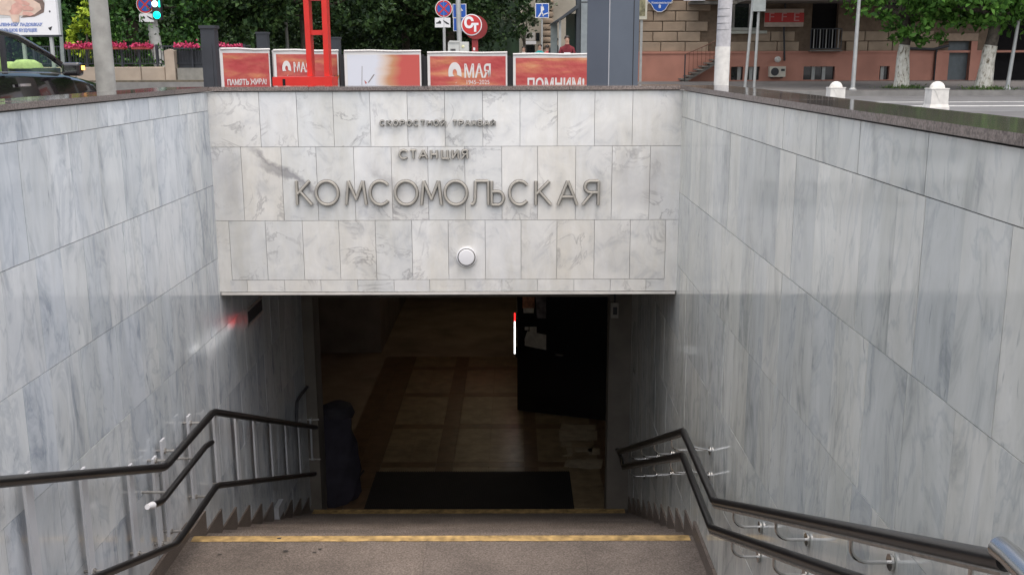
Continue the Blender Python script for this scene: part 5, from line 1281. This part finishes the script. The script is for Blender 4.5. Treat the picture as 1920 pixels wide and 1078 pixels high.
# cabin: roof shell, pillars, glass
cab = [(1.12,.93,.80),(.72,1.15,.74),(.25,1.36,.66),(-.15,1.425,.61),(-.8,1.43,.60),(-1.35,1.30,.63),(-1.85,1.02,.70)]
roof = MB()
for (y,z,hw) in cab: roof.v += [(-hw,y,z+dz-.02),(-hw+.05,y,z+dz+.012),(-hw*.5,y,z+dz+.04),(hw*.5,y,z+dz+.04),(hw-.05,y,z+dz+.012),(hw,y,z+dz-.02)]
for i in range(2,len(cab)-2):
    for j in range(5): roof.f.append((i*6+j,i*6+j+1,(i+1)*6+j+1,(i+1)*6+j)); roof.mi.append(0)
roof.build('roof', CARB, car, smooth=True)
ws = MB(); 
for i in (0,1): ws.add([(-cab[i][2],cab[i][0],cab[i][1]+dz),(cab[i][2],cab[i][0],cab[i][1]+dz),(cab[i+1][2],cab[i+1][0],cab[i+1][1]+dz),(-cab[i+1][2],cab[i+1][0],cab[i+1][1]+dz)],[(0,1,2,3)])
def seeglass(name, tint):
    mt, t, b = newmat(name); out = t.nodes['Material Output']; tr_ = N(t,'ShaderNodeBsdfTransparent'); gl_ = N(t,'ShaderNodeBsdfGlossy'); fr = N(t,'ShaderNodeFresnel'); mx = N(t,'ShaderNodeMixShader')
    tr_.inputs[0].default_value = (*tint,1); gl_.inputs['Roughness'].default_value = .02; fr.inputs[0].default_value = 1.45
    gq = N(t,'ShaderNodeNewGeometry'); iv = N(t,'ShaderNodeMath', operation='SUBTRACT'); iv.inputs[0].default_value = 1; t.links.new(gq.outputs['Backfacing'], iv.inputs[1]); mu = N(t,'ShaderNodeMath', operation='MULTIPLY'); t.links.new(fr.outputs[0], mu.inputs[0]); t.links.new(iv.outputs[0], mu.inputs[1]); t.links.new(mu.outputs[0], mx.inputs[0]); t.links.new(tr_.outputs[0], mx.inputs[1]); t.links.new(gl_.outputs[0], mx.inputs[2]); t.links.new(mx.outputs[0], out.inputs[0]); t.nodes.remove(b); return mt
CARGL = seeglass('car_glass',(.86,.92,.84))
ws.build('windscreen', CARGL, car); rs = MB()
for i in (4,5): rs.add([(-cab[i][2],cab[i][0],cab[i][1]+dz),(cab[i][2],cab[i][0],cab[i][1]+dz),(cab[i+1][2],cab[i+1][0],cab[i+1][1]+dz),(-cab[i+1][2],cab[i+1][0],cab[i+1][1]+dz)],[(0,1,2,3)])
rs.build('rear_window', CARGL, car)
for s in (-1,1):
    MB().tube([(s*cab[0][2],cab[0][0],cab[0][1]+dz),(s*cab[1][2],cab[1][0],cab[1][1]+dz),(s*cab[2][2],cab[2][0],cab[2][1]+dz),(s*cab[3][2],cab[3][0],cab[3][1]+dz),(s*cab[4][2],cab[4][0],cab[4][1]+dz),(s*cab[5][2],cab[5][0],cab[5][1]+dz),(s*cab[6][2],cab[6][0],cab[6][1]+dz)], .035, 8).build('pillar', CARB, car, smooth=True)
    MB().tube([(s*(cab[i][2]+.032),cab[i][0]-.02,cab[i][1]+dz+.016) for i in range(1,6)], .013, 6).build('roof_trim', CHR, car, smooth=True)
    zb = .945+dz
    fw_ = [(.92,.94),(.64,1.13),(.2,1.33),(-.15,1.39),(-.25,1.39),(-.25,.95)]; rw = [(-.33,.95),(-.33,1.39),(-.8,1.39),(-1.25,1.27),(-1.5,1.08),(-1.5,.97)]
    for pts in (fw_, rw):
        xo = lambda z: s*(.84-(z-.95)*.45)
        MB().prism(pts, lambda p: (xo(p[1]),p[0],p[1]+dz), lambda p: (xo(p[1])-s*.006,p[0],p[1]+dz)).build('side_window', CARGL, car)
    MB().box(min(s*.815,s*.85), max(s*.815,s*.85), -.32, -.26, .94+dz, 1.36+dz).build('door_pillar', INK, car)
    MB().tube([(s*.862,.95,.935+dz),(s*.872,0,.955+dz),(s*.86,-1.5,.975+dz)], .010, 6).build('belt_trim', CHR, car, smooth=True)
    MB().box(min(s*.885,s*.91), max(s*.885,s*.91), -.15, .05, .80+dz, .83+dz).build('door_handle', CHR, car)
    q = MB(); q.mbox(Matrix.Translation((s*.99,.80,.985+dz)) @ Matrix.Rotation(R(8*s),4,'Z'), .22,.14,.16); mo = q.build('mirror', CARB, car)
    bv = mo.modifiers.new('b','BEVEL'); bv.width = .035; bv.segments = 3
    MB().box(min(s*.86,s*.92), max(s*.86,s*.92), .77,.83,.93+dz,.96+dz).build('mirror_arm', INK, car)
    MB().mbox(Matrix.Translation((s*1.085,.845,1.0+dz)), .035,.07,.05).build('turn_lamp', simple('orange_lamp',(1,.42,.08),.4,emit=2.2 if s>0 else .0001), car)
    for y in (1.35,-1.35):
        MB().lathe([(.20,-.11),(.31,-.10),(.32,0),(.31,.10),(.20,.11)], (s*.80,y,.32), 22, 'x').build('wheel', TYRE, car, smooth=True)
        MB().lathe([(.19,0),(.17,s*.03),(.04,s*.035)], (s*.905,y,.32), 14, 'x').build('rim', CHR, car, smooth=True)
    MB().mbox(Matrix.Translation((s*.60,2.06,.62+dz)) @ Matrix.Rotation(R(-25*s),4,'Z'), .30,.10,.13).build('headlight', simple('headlight',(.6,.6,.6),.1), car)
    MB().mbox(Matrix.Translation((s*.62,-2.06,.80+dz)), .28,.08,.14).build('tail_light', SIGNRED, car)
MB().box(-.80,-.76,-1.4,.7,.80+dz,1.08+dz).build('far_door_lining', simple('reflection_green_lining',(.48,.60,.25),.8), car)  # lining coloured green for the reflection seen in the side windows
MB().box(-.75,.72,.62,.98,.78+dz,1.0+dz).build('dashboard', simple('grey_dash',(.12,.13,.12),.8), car)
REFLGREEN = simple('reflection_green',(.50,.60,.26),.8,var=.3,scale=8); b = MB()  # made-up heap on the dashboard; its green stands in for a window reflection
for (x_,y_,r_,h_) in ((-.55,.78,.20,.14),(-.2,.74,.26,.17),(.15,.80,.22,.12),(.42,.74,.20,.16)): b.lathe([(r_,.995+dz),(r_*.9,1.0+dz+h_*.3),(r_*.5,1.0+dz+h_*.6),(.02,1.0+dz+h_*.65)], (x_,y_,0), 9)
vs_ = b.build('green_reflection_heap', REFLGREEN, car, smooth=True); vs_['kind'] = 'stuff'
for s in (-.35,.35):
    q = MB(); q.mbox(Matrix.Translation((s,.05,.95+dz)), .46,.16,.62); q.build('seat', simple('reflection_green_seat',(.46,.58,.22),.8), car)  # seat colour imitates the green reflected in the glass
